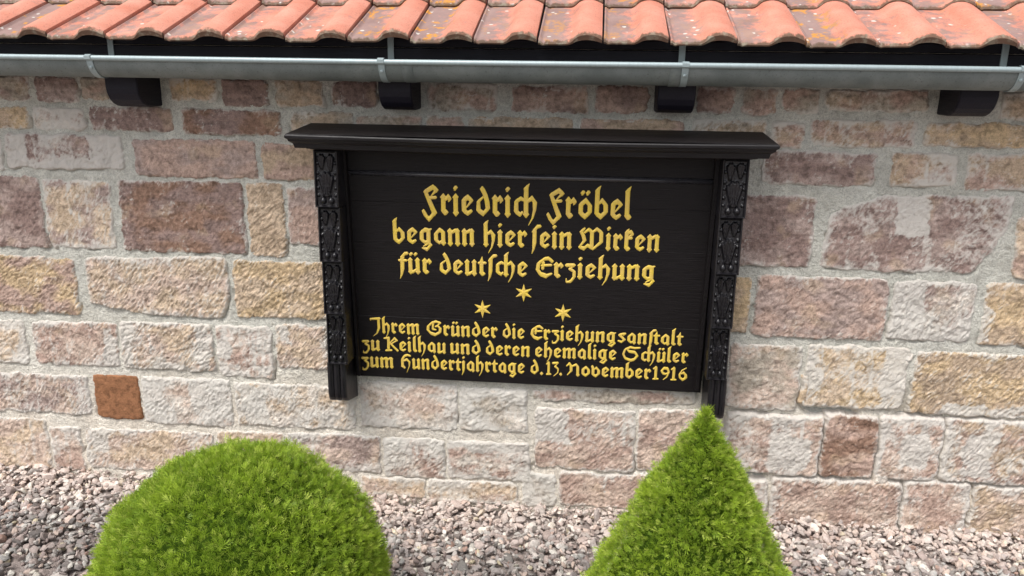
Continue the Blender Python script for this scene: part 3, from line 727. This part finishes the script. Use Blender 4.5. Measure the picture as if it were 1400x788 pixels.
# weathered sloping cap board
mb = MB(); r_a = crn(0.003, yF, zc + 0.0022)
r_b = [(x + (0.004 if x < CXm else -0.004) * (1 if abs(x - CXm) > 0.8 else 0), y + 0.004 if y < -0.1 else y, z + (0.003 if y < -0.1 else 0.020)) for x, y, z in r_a]
mb.loft([r_a, r_b]); o = mb.build('cap_board', m_board, crown)
mb = MB()
mb.loft([crn(0.072, yF, zc - 0.0545), crn(0.066, yF, zc - 0.052), crn(0.056, yF, zc - 0.050), crn(0.052, yF, zc - 0.0455)])
o = mb.build('bed_moulding', m_board, crown)

# ------------------------------------------------------------------ gilded blackletter
PA, PB = 0.116, 0.138
def seg(p, q, s1=1.0, s2=None): return (p[0], p[1], q[0], q[1], s1, s1 if s2 is None else s2)
def path(pts, s=1.0, e=None):
    n = len(pts) - 1; e = s if e is None else e
    return [seg(pts[i], pts[i + 1], s + (e - s) * i / n, s + (e - s) * (i + 1) / n) for i in range(n)]
def stem(x, y0=0.12, y1=0.88, a=1.32, b=1.32):
    return [seg((x, y0), (x, y1)), seg((x - 0.02, y1 - 0.01), (x + 0.01, y1 + 0.01), a), seg((x - 0.01, y0), (x + 0.02, y0 + 0.0), b)]
def foot(x): return path([(x, 0.2), (x + 0.05, 0.12), (x + 0.16, 0.14)], 1.05, 0.95)
def asc(x, y0=0.12, y1=1.38): return [seg((x, y0), (x, y1))] + [seg((x, y1), (x + 0.17, y1 + 0.24), 1.0, 0.08), seg((x - 0.07, y1 - 0.02), (x, y1), 0.6, 1.0)]
def dot(x, y=1.33): return [seg((x - 0.03, y - 0.02), (x + 0.05, y + 0.02), 0.95, 0.6), seg((x, y), (x - 0.09, y - 0.14), 0.6, 0.05)]
def uml(x): return dot(x, 1.28) + dot(x + 0.27, 1.28)
G = {}
G['i'] = (stem(.16) + dot(.17), .40)
G['n'] = (stem(.16) + stem(.60) + path([(.2, .76), (.48, .93), (.60, .86)], .7, 1), .82)
G['m'] = (stem(.16) + stem(.57) + stem(.98) + path([(.2, .76), (.46, .93), (.57, .86)], .7, 1) + path([(.61, .76), (.87, .93), (.98, .86)], .7, 1), 1.20)
G['u'] = (stem(.16) + stem(.60) + path([(.16, .14), (.30, .10), (.55, .28)], 1, .6), .82)
G['ü'] = (G['u'][0] + uml(.24), .82)
G['r'] = (stem(.16, .2, .88, 1.3, 1.0) + foot(.16) + path([(.22, .74), (.42, .90)], .6, .9) + [seg((.42, .90), (.49, .80), 1.1, .9), seg((.49, .80), (.43, .64), .7, .1)], .62)
G['e'] = (path([(.17, .24), (.17, .76)], 1) + path([(.17, .76), (.38, .90)], 1) + path([(.38, .90), (.56, .76)], 1, .9) + path([(.58, .74), (.30, .40)], .75, .3) + path([(.17, .24), (.36, .11), (.54, .22)], 1, .7), .72)
G['c'] = (path([(.17, .26), (.17, .74), (.40, .90), (.54, .84)], 1, .6) + path([(.17, .26), (.38, .11), (.48, .22)], 1, .6), .56)
G['d'] = (path([(.17, .28), (.17, .70), (.42, .92)], 1, .45) + path([(.17, .28), (.42, .12)], 1) + path([(.42, .12), (.66, .38)], .9, 1) + path([(.66, .38), (.62, .72), (.52, 1.05), (.38, 1.32)], 1, 1.1), .84)
G['h'] = (asc(.16, .14) + [seg((.15, .13), (.18, .13), 1.3)] + path([(.2, .74), (.46, .92)], .6, .95) + path([(.46, .92), (.61, .72)], 1) + path([(.61, .72), (.60, .35), (.50, -.05), (.30, -.40)], 1, .15), .80)
G['b'] = (asc(.16, .26) + path([(.16, .26), (.38, .11), (.63, .36), (.61, .70), (.42, .90)], 1) + path([(.42, .90), (.2, .72)], .8, .4), .80)
G['l'] = (asc(.16, .2) + foot(.14), .42)
G['g'] = (path([(.17, .30), (.17, .74), (.38, .90), (.58, .86)], 1) + path([(.58, .86), (.76, .96)], .8, .3) + path([(.58, .86), (.58, .14)], 1) + path([(.17, .30), (.36, .13), (.58, .20)], 1, .6) + path([(.58, .14), (.70, -.02), (.48, -.30)], .9, .9) + path([(.48, -.30), (.18, -.22)], .9, .25) + path([(.5, .04), (.26, -.12)], .6, .25), .84)
G['a'] = (path([(.17, .30), (.17, .68), (.40, .92), (.60, .78)], 1) + stem(.60, .12, .76, 1.0, 1.3) + path([(.17, .30), (.36, .12), (.52, .24)], 1, .5), .82)
G['o'] = (path([(.17, .28), (.17, .70), (.42, .91), (.64, .66), (.64, .34), (.40, .11), (.17, .28)], 1), .82)
G['ö'] = (G['o'][0] + uml(.26), .82)
G['v'] = (path([(.10, 1.02), (.17, .84), (.17, .26), (.40, .10), (.64, .34), (.64, .66), (.44, .90)], 1) + path([(.44, .90), (.24, .74)], .8, .4), .82)
G['f'] = (path([(.26, 1.10), (.25, .30)], 1) + path([(.25, .30), (.20, -.08), (.10, -.36)], 1, .15) + path([(.26, 1.10), (.40, 1.30), (.58, 1.34)], 1, .7) + path([(.06, .86), (.50, .86)], .6), .56)
G['ſ'] = (path([(.24, 1.10), (.23, .30)], 1) + path([(.23, .30), (.18, -.08), (.08, -.36)], 1, .15) + path([(.24, 1.10), (.38, 1.30), (.58, 1.34)], 1, .7) + path([(.1, .98), (.24, 1.1)], .3, .9), .48)
G['s'] = (path([(.66, .93), (.42, .88), (.20, .76)], .6, 1) + path([(.20, .76), (.42, .56), (.60, .36)], 1.05) + path([(.60, .36), (.38, .12), (.12, .22)], 1, .6) + path([(.66, .93), (.52, .74)], .7, .3), .76)
G['t'] = (path([(.24, 1.26), (.20, .95)], .15, 1) + path([(.20, .95), (.20, .2)], 1) + foot(.18) + path([(.02, .84), (.46, .86)], .6), .50)
G['k'] = (path([(.17, .2), (.17, 1.15)], 1) + [seg((.17, 1.15), (.30, 1.36), 1, .1)] + foot(.16) + path([(.2, 1.08), (.42, 1.18)], .7, .9) + path([(.42, 1.18), (.50, 1.02)], .9) + path([(.50, 1.02), (.24, .82)], .7, .4) + path([(.2, .76), (.48, .80)], .6), .62)
G['z'] = (path([(.10, .86), (.56, .88)], .85) + path([(.56, .86), (.30, .62)], .6, .4) + path([(.30, .62), (.56, .46), (.56, .10), (.36, -.22)], .8, .8) + path([(.36, -.22), (.12, -.26), (.10, -.02)], .7, .2), .70)
G['j'] = (stem(.18, .3, .88, 1.3, 1.0) + path([(.18, .3), (.16, -.05), (.02, -.38)], 1, .15) + dot(.2), .40)
G['F'] = (path([(.24, 1.10), (.42, 1.20), (.66, 1.34)], .8, .95) + path([(.66, 1.34), (.84, 1.20)], 1) + path([(.84, 1.20), (.56, .92)], .8, .3) + path([(.26, 1.12), (.40, .78), (.56, .40), (.70, .08)], .85, 1.2) + path([(.70, .08), (.40, -.24)], 1, .95) + path([(.40, -.24), (.24, -.08), (.12, .16)], 1, .8) + path([(.34, .80), (.80, .84)], .55), .98)
G['W'] = (path([(.42, 1.30), (.22, 1.08)], .5, 1) + path([(.22, 1.08), (.34, .86), (.42, .56)], 1, 1) + path([(.42, .56), (.12, .14)], .9, .6) + path([(.12, .14), (.40, .06)], .6, 1) + path([(.40, .06), (.62, .26), (.86, .12)], .8, .9) + path([(.44, 1.06), (.66, 1.24), (.86, 1.08)], .6, 1) + path([(.86, 1.08), (.86, .14)], 1) + path([(.90, 1.08), (1.16, 1.28), (1.42, 1.06)], .6, 1) + path([(1.42, 1.06), (1.42, .48)], 1) + path([(1.42, .48), (.94, .04)], .9, .6), 1.66)
G['E'] = (path([(1.0, 1.10), (.80, 1.28), (.56, 1.24)], 1.0, .8) + path([(.56, 1.24), (.22, .94), (.16, .52), (.34, .22), (.66, .10)], .8, 1.2) + path([(.66, .10), (.98, .26)], 1, .5) + path([(.50, 1.02), (.46, .58)], .75) + path([(.40, .80), (.96, .84)], .6), 1.06)
G['I'] = (path([(.06, 1.30), (.50, 1.34), (.92, 1.36)], .6, .9) + path([(.80, 1.30), (.80, .46)], 1) + path([(.80, .46), (.62, .0), (.24, -.32)], 1, .15) + path([(.06, 1.30), (.1, 1.14)], .5, .1), 1.04)
G['G'] = (path([(1.22, 1.22), (.86, 1.34), (.50, 1.18), (.20, .86), (.18, .50), (.42, .20), (.78, .08)], .75, 1.1) + path([(.78, .08), (1.18, .34), (1.22, .70), (1.0, .94)], 1, .9) + path([(1.0, .94), (.80, .86)], .8, .5) + path([(.62, 1.12), (.58, .60)], .7) + path([(.58, .60), (.86, .56)], .7, .4) + path([(1.22, 1.22), (1.0, 1.02)], .8, .4), 1.42)
G['K'] = (path([(.04, 1.24), (.46, 1.30)], .5, .9) + path([(.42, 1.26), (.38, .16)], 1) + path([(.14, .06), (.66, .10)], .6) + path([(.46, .74), (.94, 1.28)], .5, .9) + path([(.94, 1.28), (1.14, 1.08)], 1, .9) + path([(1.14, 1.08), (.62, .72)], .6, .5) + path([(.62, .70), (.86, .42), (1.16, .10)], .9, 1), 1.28)
G['H'] = (path([(.98, 1.26), (.72, 1.34), (.44, 1.22)], .6, .9) + path([(.44, 1.22), (.24, .90), (.24, .30)], 1) + path([(.24, .30), (.40, .10)], 1) + path([(.40, .10), (.12, .22)], .8, .4) + path([(.28, .74), (.66, .90)], .6, .95) + path([(.66, .90), (.88, .66), (.86, .26), (.60, -.36)], 1, .15), 1.08)
G['N'] = (path([(.06, .98), (.28, 1.22)], .5, .95) + path([(.28, 1.22), (.44, .96), (.44, .50)], 1) + path([(.44, .50), (.14, .10)], .9, .4) + path([(.50, .96), (.86, 1.14), (1.0, .92)], .6, 1) + path([(1.0, .92), (1.0, .18)], 1) + [seg((1.0, .14), (1.04, .14), 1.3)], 1.24)
G['S'] = (path([(1.54, 1.34), (1.1, 1.28), (.70, 1.36), (.46, 1.16)], .6, .9) + path([(.46, 1.16), (.64, .94), (1.14, .88)], .9, 1) + path([(1.14, .88), (1.34, .54), (1.1, .18), (.80, .08)], 1, 1) + path([(.80, .08), (.34, .26), (.16, .66), (.28, 1.1), (.50, 1.28)], 1, .6), 1.60)
G['1'] = (path([(.06, 1.06), (.28, 1.22)], .5, .9) + path([(.28, 1.18), (.28, .12)], 1) + path([(.08, .06), (.50, .08)], .55), .56)
G['9'] = (path([(.30, .64), (.18, .88), (.36, 1.14), (.66, 1.12)], .9) + path([(.66, 1.12), (.80, .78), (.66, .30), (.36, .02)], 1, .3) + path([(.30, .64), (.52, .58), (.76, .72)], .9, .4), .92)
G['6'] = (path([(.72, 1.26), (.36, 1.0), (.18, .60), (.24, .28), (.48, .10)], .3, 1) + path([(.48, .10), (.74, .30), (.72, .58), (.52, .78)], 1) + path([(.52, .78), (.26, .66)], .8, .4), .92)
G['3'] = (path([(.10, 1.16), (.60, 1.20)], .75) + path([(.60, 1.18), (.34, .84)], .6, .5) + path([(.34, .84), (.64, .62), (.60, .26), (.20, -.10)], .9, .25), .72)
G['.'] = ([seg((.14, .11), (.16, .11), 1.25)], .34)
G['*'] = (None, 1)

def glyph_field(segs, X, Y):
    Fm = np.full(X.shape, -9.0)
    for (ax, ay, bx, by, s1, s2) in segs:
        pts = []
        for cx, cy, s in ((ax, ay, s1), (bx, by, s2)):
            pts += [(cx + PA * s, cy), (cx, cy + PB * s), (cx - PA * s, cy), (cx, cy - PB * s)]
        pts = sorted(set((round(q[0], 6), round(q[1], 6)) for q in pts))
        def half(ps):
            o_ = []
            for q in ps:
                while len(o_) > 1 and (o_[-1][0] - o_[-2][0]) * (q[1] - o_[-2][1]) - (o_[-1][1] - o_[-2][1]) * (q[0] - o_[-2][0]) <= 1e-9: o_.pop()
                o_.append(q)
            return o_
        hull = half(pts)[:-1] + half(pts[::-1])[:-1]
        d = np.full(X.shape, 9.0)
        for i in range(len(hull)):
            (x0, y0), (x1, y1) = hull[i], hull[(i + 1) % len(hull)]; l_ = math.hypot(x1 - x0, y1 - y0)
            d = np.minimum(d, ((x1 - x0) * (Y - y0) - (y1 - y0) * (X - x0)) / l_)
        Fm = np.maximum(Fm, d)
    return Fm
def star_field(X, Y):
    # six pointed star: union of three thin lozenges
    Fm = np.full(X.shape, -9.0)
    for k in range(3):
        a_ = math.radians(90 + 60 * k); u = X * math.cos(a_) + Y * math.sin(a_); v = -X * math.sin(a_) + Y * math.cos(a_)
        Fm = np.maximum(Fm, (0.27 - np.abs(v) - np.abs(u) * 0.27) * 0.96)
    return Fm
def field_mesh(name, fn, x0, x1, y0, y1, st=0.026, cap=0.06, rise=0.5, ext=0.04):
    xs = np.arange(x0, x1 + st, st); ys_ = np.arange(y0, y1 + st, st)
    X, Y = np.meshgrid(xs, ys_); Fv = fn(X, Y); nr, nc = X.shape
    V = []; idx = {}
    def vert(key, x, y, f):
        if key not in idx: idx[key] = len(V); V.append((x, -(ext + rise * min(f, cap)), y))
        return idx[key]
    def node(i, j): return vert((i, j), X[i, j], Y[i, j], Fv[i, j])
    def cross(a_, b_):
        k = (min(a_, b_), max(a_, b_)); fa, fb = Fv[k[0]], Fv[k[1]]; t = fa / (fa - fb); t = min(max(t, 0.02), 0.98)
        return vert(k, X[k[0]] * (1 - t) + X[k[1]] * t, Y[k[0]] * (1 - t) + Y[k[1]] * t, 0.0)
    faces = []; border = []
    pos = Fv > 0
    for i in range(nr - 1):
        for j in range(nc - 1):
            c4 = [(i, j), (i, j + 1), (i + 1, j + 1), (i + 1, j)]; pv = [pos[q] for q in c4]
            if not any(pv): continue
            if all(pv): faces.append(tuple(node(*q) for q in c4)); continue
            for tri in ((0, 1, 2), (0, 2, 3)):
                poly = []; cr = []
                for k in range(3):
                    a_, b_ = c4[tri[k]], c4[tri[(k + 1) % 3]]
                    if pos[a_]: poly.append(node(*a_))
                    if pos[a_] != pos[b_]:
                        v_ = cross(a_, b_); poly.append(v_); cr.append((v_, pos[a_]))
                if len(poly) >= 3:
                    faces.append(tuple(poly))
                    if len(cr) == 2:
                        s_, e_ = (cr[0][0], cr[1][0]) if cr[0][1] else (cr[1][0], cr[0][0])
                        border.append((s_, e_))
    n0 = len(V); bi = {}
    for s_, e_ in border:
        for q in (s_, e_):
            if q not in bi: bi[q] = len(V); V.append((V[q][0], 0.012, V[q][2]))
        faces.append((e_, s_, bi[s_], bi[e_]))
    me = bpy.data.meshes.new(name); me.from_pydata(V, [], faces); me.materials.append(m_gold); me.update()
    return me
GM = {}
def glyph_mesh(ch):
    if ch not in GM:
        s_ = G[ch][0]; xs = [q[0] for q in s_] + [q[2] for q in s_]; ys_ = [q[1] for q in s_] + [q[3] for q in s_]
        GM[ch] = field_mesh('letter', lambda X, Y: glyph_field(s_, X, Y), min(xs) - .17, max(xs) + .17, min(ys_) - .2, max(ys_) + .2)
    return GM[ch]
def panel_pt(px, py):
    """photo pixel -> panel local (x, z) on its front face"""
    d = RB @ np.array([px - CX, py - CY, FPX]); n_ = np.array([0, -math.cos(tilt), -math.sin(tilt)])
    n_ = np.array([0, math.cos(tilt), math.sin(tilt)])
    o_ = np.array(panel_org); t = ((o_ - EYE) @ n_) / (d @ n_); P = EYE + t * d - o_
    return P[0], P[1] * -math.sin(tilt) + P[2] * math.cos(tilt)
LINES = [  # left x, baseline y, right x, baseline y (photo pixels), x-height, words with the span each takes
    (577, 293.0, 864, 301.0, 28.0, [('Friedrich', 577, 735.5), ('Fröbel', 747, 863)]),
    (538, 333.0, 903, 344.5, 22.3, [('begann', 538, 650), ('hier', 661.5, 721), ('ſein', 726, 782.5), ('Wirken', 790, 902)]),
    (546, 373.5, 896, 384.0, 20.6, [('für', 545.6, 591), ('deutſche', 601, 722), ('Erziehung', 732, 895.7)]),
    (507, 455.0, 933, 473.0, 14.4, [('Ihrem', 507, 574.4), ('Gründer', 583, 681), ('die', 687, 718), ('Erziehungsanſtalt', 725, 932.8)]),
    (495.7, 478.6, 941, 497.0, 14.0, [('zu', 495.7, 520.5), ('Keilhau', 526, 610.5), ('und', 616, 658), ('deren', 664, 725), ('ehemalige', 731.5, 843), ('Schüler', 849.6, 940.4)]),
    (495, 501.4, 940, 521.0, 14.0, [('zum', 495, 539), ('Hundertjahrtage', 547.7, 718), ('d.', 725, 743), ('13.', 746.5, 769), ('November', 774, 889.6), ('1916', 892, 939.7)]),
]
for (xa, ya, xb, yb, xh, words) in LINES:
    for word, w0, w1 in words:
        f = lambda q: ya + (yb - ya) * (q - xa) / (xb - xa)
        a_, b_ = panel_pt(w0, f(w0)), panel_pt(w1, f(w1)); m1 = panel_pt((w0 + w1) / 2, f((w0 + w1) / 2)); m2 = panel_pt((w0 + w1) / 2, f((w0 + w1) / 2) - xh)
        h_ = m2[1] - m1[1]; pos = []; x = -0.03; prev = ''
        for ch in word:
            if ch == 'h' and prev == 'c': x -= 0.07
            if ch == 't' and prev == 'ſ': x -= 0.06
            pos.append((ch, x)); x += G[ch][1] + 0.03; prev = ch
        wtot = x - 0.05
        sx = (b_[0] - a_[0]) / wtot
        for ch, x in pos:
            o = bpy.data.objects.new('letter', glyph_mesh(ch)); link(o, panel)
            t = x / wtot; o.location = (a_[0] + sx * x, 0.0, a_[1] + (b_[1] - a_[1]) * t + rr.uniform(-.0006, .0006))
            o.scale = (sx, h_ * 0.9, h_); o.rotation_euler = (0, rr.uniform(-.012, .012), 0)
star_me = field_mesh('star', star_field, -1.05, 1.05, -1.05, 1.05, 0.05, 0.3, 0.35, 0.06)
for px, py in ((716, 400.5), (659.8, 422.5), (769.8, 428)):
    c_ = panel_pt(px, py); q_ = panel_pt(px, py - 12.3)
    o = bpy.data.objects.new('star', star_me); link(o, panel); o.location = (c_[0], 0, c_[1]); s_ = q_[1] - c_[1]; o.scale = (s_, s_ * 0.8, s_)

# ------------------------------------------------------------------ clipped thujas
def sprigs(P, Nrm, Lm, seed, cols):
    """flat fans of scale leaves: P (n,3) bases, Nrm (n,3) directions, Lm lengths"""
    r_ = np.random.default_rng(seed); n = len(P)
    ax = Nrm / np.linalg.norm(Nrm, axis=1, keepdims=True)
    rv = r_.normal(size=(n, 3)); side = np.cross(ax, rv); side /= np.linalg.norm(side, axis=1, keepdims=True); nn = np.cross(ax, side)
    # template strips (base along, base across, direction angle, length, width), unit length
    T = [(0.0, 0, 0, 1.0, 0.085)]
    for k in range(3):
        b = 0.14 + 0.22 * k
        for sgn in (1, -1): T.append((b + 0.05 * (sgn > 0), 0, sgn * (0.66 - 0.05 * k), 0.56 - 0.10 * k, 0.080))
    V = []; Cl = []
    for (b, _, an, ln, wd) in T:
        an_ = an + r_.normal(0, 0.12, n); ln_ = ln * (1 + r_.normal(0, 0.15, n)); bend = r_.normal(0, 0.10, n) + 0.05
        ca, sa = np.cos(an_), np.sin(an_)
        base = P + ax * (b * Lm)[:, None]
        d = ax * ca[:, None] + side * sa[:, None] + nn * bend[:, None]; pr = -ax * sa[:, None] + side * ca[:, None]
        w_ = (wd * np.minimum(Lm, 0.024) * 0.5)[:, None]; l_ = (ln_ * Lm)[:, None]
        V.append(np.stack([base, base + d * l_ * 0.55 + pr * w_, base + d * l_, base + d * l_ * 0.55 - pr * w_], 1))
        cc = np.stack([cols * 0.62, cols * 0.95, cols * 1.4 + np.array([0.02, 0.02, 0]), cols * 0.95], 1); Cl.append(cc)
    V = np.stack(V, 1).reshape(-1, 3); Cl = np.stack(Cl, 1).reshape(-1, 3)
    F = np.arange(len(V)).reshape(-1, 4)
    return V, F, Cl
def topiary(name, label, base, surf, n, seed, core, lsc=1.0):
    root = empty(name, base); tag(root, label, 'shrub')
    mb = MB(); mb.loft([[(0.022 * s * math.cos(q), 0.022 * s * math.sin(q), z) for q in np.linspace(0, 2 * math.pi, 10, endpoint=False)] for z, s in ((-0.05, 1.3), (0.1, 1.0), (0.3, 0.7))])
    mb.build('trunk', m_bark, root, True)
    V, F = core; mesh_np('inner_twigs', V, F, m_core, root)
    r_ = np.random.default_rng(seed)
    Pn, Nn = surf(n, r_)
    kp = r_.random(n) < np.where((Nn[:, 1] > 0.35) | (Pn[:, 2] < 0.12), 0.33, 1.0); Pn, Nn = Pn[kp], Nn[kp]; n = len(Pn)
    clump = fbm(Pn[:, 0] * 9 + Pn[:, 2] * 4, Pn[:, 1] * 9 + Pn[:, 2] * 7, 3, seed)
    off = 0.010 * clump + r_.normal(0, 0.006, n) - 0.020
    deep = r_.random(n) < 0.35; off = off - deep * r_.random(n) * 0.030
    rad_ = np.hypot(Pn[:, 0], Pn[:, 1]); off = np.maximum(off, -0.45 * rad_ - 0.008)
    up = np.array([0, 0, 1.0]); d = Nn + up * 0.35 + r_.normal(0, 0.55, (n, 3))
    L_ = lsc * r_.uniform(0.015, 0.034, n) * (1 + 0.25 * clump)
    gcl = np.array([0.36, 0.49, 0.045]); dcl = np.array([0.20, 0.315, 0.032]); ycl = np.array([0.48, 0.58, 0.10])
    t1 = np.clip(0.5 + 0.5 * clump + r_.normal(0, 0.28, n), 0, 1)[:, None]; t2 = (r_.random(n) < 0.18)[:, None]
    cols = dcl * (1 - t1) + gcl * t1; cols = np.where(t2, ycl * (0.8 + 0.3 * t1), cols)
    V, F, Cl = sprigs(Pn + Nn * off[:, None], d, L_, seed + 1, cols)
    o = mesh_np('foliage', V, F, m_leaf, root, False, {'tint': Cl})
    return root
def uv_shell(fr, nseg=40, nz=24):
    """fr(t) -> (radius, z)"""
    rings = [[(fr(t)[0] * math.cos(q), fr(t)[0] * math.sin(q), fr(t)[1]) for q in np.linspace(0, 2 * math.pi, nseg, endpoint=False)] for t in np.linspace(0, 1, nz)]
    V = np.array(rings).reshape(-1, 3); F = []
    for i in range(nz - 1):
        for j in range(nseg): F.append((i * nseg + j, i * nseg + (j + 1) % nseg, (i + 1) * nseg + (j + 1) % nseg, (i + 1) * nseg + j))
    return V, np.array(F)
RBALL, HB = 0.402, 0.348
def ball_surf(n, r_):
    # denser on the half that the path side sees
    z = r_.uniform(-0.93, 1, n); q = r_.uniform(0, 2 * math.pi, n); s = np.sqrt(1 - z * z)
    Nn = np.stack([s * np.cos(q), s * np.sin(q), z], 1)
    rad = RBALL * (1 + 0.018 * fbm(Nn[:, 0] * 2.2 + 5, Nn[:, 1] * 2.2 + Nn[:, 2], 2, 3))
    P = Nn * rad[:, None]; P[:, 2] = P[:, 2] * 0.965 + HB
    return P, Nn
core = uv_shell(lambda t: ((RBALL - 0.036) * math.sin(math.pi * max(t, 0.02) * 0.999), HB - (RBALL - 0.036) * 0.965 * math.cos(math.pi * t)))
bx, by_ = -0.938, -1.05
topiary('ball_shrub', 'round clipped green conifer ball on the gravel, left below the board', (bx, by_, float(zg(bx))), ball_surf, 50000, 5, core)
HC, RC = 0.930, 0.455
def cone_r(z):   # radius at height z of the slightly bellied cone with a blunt tip
    t = np.clip(1 - z / HC, 0, 1); return RC * (t ** 0.84) * (1 - 0.16 * sstep(0.75, 1.0, t) ** 1.0 * 0.6) + 0.0 * t
def cone_surf(n, r_):
    z = HC * (1 - np.sqrt(r_.uniform(0.0, 0.97, n))); tp = np.arange(n) % 9 == 0; z = np.where(tp, HC * (1 - 0.32 * r_.uniform(0, 1, n) ** 0.7), z); z = np.maximum(z, 0.02); q = r_.uniform(0, 2 * math.pi, n)
    R_ = cone_r(z); dz = 0.004; sl = (cone_r(z + dz) - cone_r(np.maximum(z - dz, 0))) / (2 * dz)
    Nn = np.stack([np.cos(q), np.sin(q), -sl], 1); Nn /= np.linalg.norm(Nn, axis=1, keepdims=True)
    return np.stack([R_ * np.cos(q), R_ * np.sin(q), z], 1), Nn
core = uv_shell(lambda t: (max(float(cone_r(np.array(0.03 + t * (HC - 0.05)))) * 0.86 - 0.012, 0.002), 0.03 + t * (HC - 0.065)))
cx_, cy_ = 0.314, -1.02
topiary('cone_shrub', 'pointed clipped green conifer cone below the right end of the board', (cx_, cy_, float(zg(cx_))), cone_surf, 43000, 9, core, 0.86)

# ------------------------------------------------------------------ gravel
def icos(sub=2):
    import bmesh as bm_
    b = bm_.new(); bm_.ops.create_icosphere(b, subdivisions=sub, radius=1.0)
    V = np.array([v.co[:] for v in b.verts]); F = np.array([[v.index for v in f.verts] for f in b.faces]); b.free(); return V, F
IV, IF = icos(); IV1, IF1 = icos(1)
r_ = np.random.default_rng(21)
shapes = []
for k in range(14):
    d = IV * (1 + 0.22 * gn(IV[:, 0] * 1.6 + k * 7, IV[:, 1] * 1.6 + IV[:, 2] * 1.3, k)[:, None])
    # knock a few flat facets off
    for _ in range(4):
        n_ = r_.normal(size=3); n_ /= np.linalg.norm(n_); c_ = r_.uniform(0.55, 0.8); t = d @ n_; d = d - np.clip(t - c_, 0, 9)[:, None] * n_
    shapes.append(d)
shapes_low = [IV1 * (1 + 0.25 * gn(IV1[:, 0] * 1.6 + k * 7, IV1[:, 1] * 1.6 + IV1[:, 2] * 1.3, k)[:, None]) for k in range(14)]
def band(n, xa, xb, ya, yb): return np.stack([r_.uniform(xa, xb, n), r_.uniform(ya, yb, n)], 1)
XY = np.vstack([band(13000, -2.75, 2.1, -0.62, 0.01), band(2600, -2.6, 2.0, -1.1, -0.6), band(1000, -3.6, 2.9, -1.9, -1.0)])
n = len(XY)
size = np.clip(r_.lognormal(math.log(0.0099), 0.32, n), 0.006, 0.026)
size[-3600:] *= 1.35
lvl = r_.uniform(0, 1, n)
pos = np.stack([XY[:, 0], XY[:, 1], zg(XY[:, 0]) - 0.012 + 0.030 * lvl + 0.004 * fbm(XY[:, 0] * 4, XY[:, 1] * 4, 2, 8)], 1)
pos[:, 2] += 0.014 * sstep(-0.10, 0.0, XY[:, 1])      # heaped a little against the wall
Q = r_.normal(size=(n, 4)); Q[:, 1:3] *= 0.32; Q /= np.linalg.norm(Q, axis=1, keepdims=True)
w_, x_, y_, z_ = Q.T
Rm = np.stack([np.stack([1 - 2 * (y_ * y_ + z_ * z_), 2 * (x_ * y_ - z_ * w_), 2 * (x_ * z_ + y_ * w_)], 1),
               np.stack([2 * (x_ * y_ + z_ * w_), 1 - 2 * (x_ * x_ + z_ * z_), 2 * (y_ * z_ - x_ * w_)], 1),
               np.stack([2 * (x_ * z_ - y_ * w_), 2 * (y_ * z_ + x_ * w_), 1 - 2 * (x_ * x_ + y_ * y_)], 1)], 1)
scl = np.stack([size * r_.uniform(1.0, 1.6, n), size * r_.uniform(0.8, 1.1, n), size * r_.uniform(0.4, 0.75, n)], 1)
sel_ = r_.integers(0, 14, n); fine_ = (lvl > 0.36) & (np.arange(n) < n - 3600)
pc = np.array([lin(*c) for c in [(180, 165, 158), (160, 151, 147), (194, 186, 179), (214, 209, 200), (152, 136, 130), (136, 131, 126), (200, 180, 167), (176, 173, 168), (224, 217, 203), (168, 139, 126), (198, 186, 158), (116, 108, 104)]])
pw = np.array([.17, .16, .13, .07, .12, .09, .08, .09, .03, .03, .02, .05]); pw = pw / pw.sum()
ci = r_.choice(len(pc), n, p=pw); tint = pc[ci] * r_.uniform(0.8, 1.15, (n, 1))
dust = sstep(-0.34, -0.03, XY[:, 1] + 0.08 * fbm(XY[:, 0] * 3, XY[:, 1] * 3, 2, 4))[:, None] * r_.uniform(0.2, 0.75, (n, 1))   # sand and lime washed down from the wall
tint = tint * (1 - dust) + np.array(lin(224, 206, 194)) * dust
far_dark = (1 - sstep(-0.50, -0.22, XY[:, 1]))[:, None]   # pebble colour darkens away from the wall
tint = tint * (1 - 0.30 * far_dark)
Vall = []; Fall = []; Tall = []; off_ = 0
for msk, shp, F_ in ((fine_, np.array(shapes), IF), (~fine_, np.array(shapes_low), IF1)):
    s_ = shp[sel_[msk]]; nk = s_.shape[1]; m_ = msk.sum()
    Vall.append((np.einsum('nij,nkj->nki', Rm[msk], s_ * scl[msk][:, None, :]) + pos[msk][:, None, :]).reshape(-1, 3))
    Fall.append((F_[None] + (np.arange(m_) * nk)[:, None, None]).reshape(-1, 3) + off_); Tall.append(np.repeat(tint[msk], nk, 0)); off_ += nk * m_

tag(mesh_np('gravel', np.vstack(Vall), np.vstack(Fall), m_peb, None, False, {'tint': np.vstack(Tall)}), kind='stuff', cat='gravel', label='pinkish grey and white pebbles along the foot of the wall')
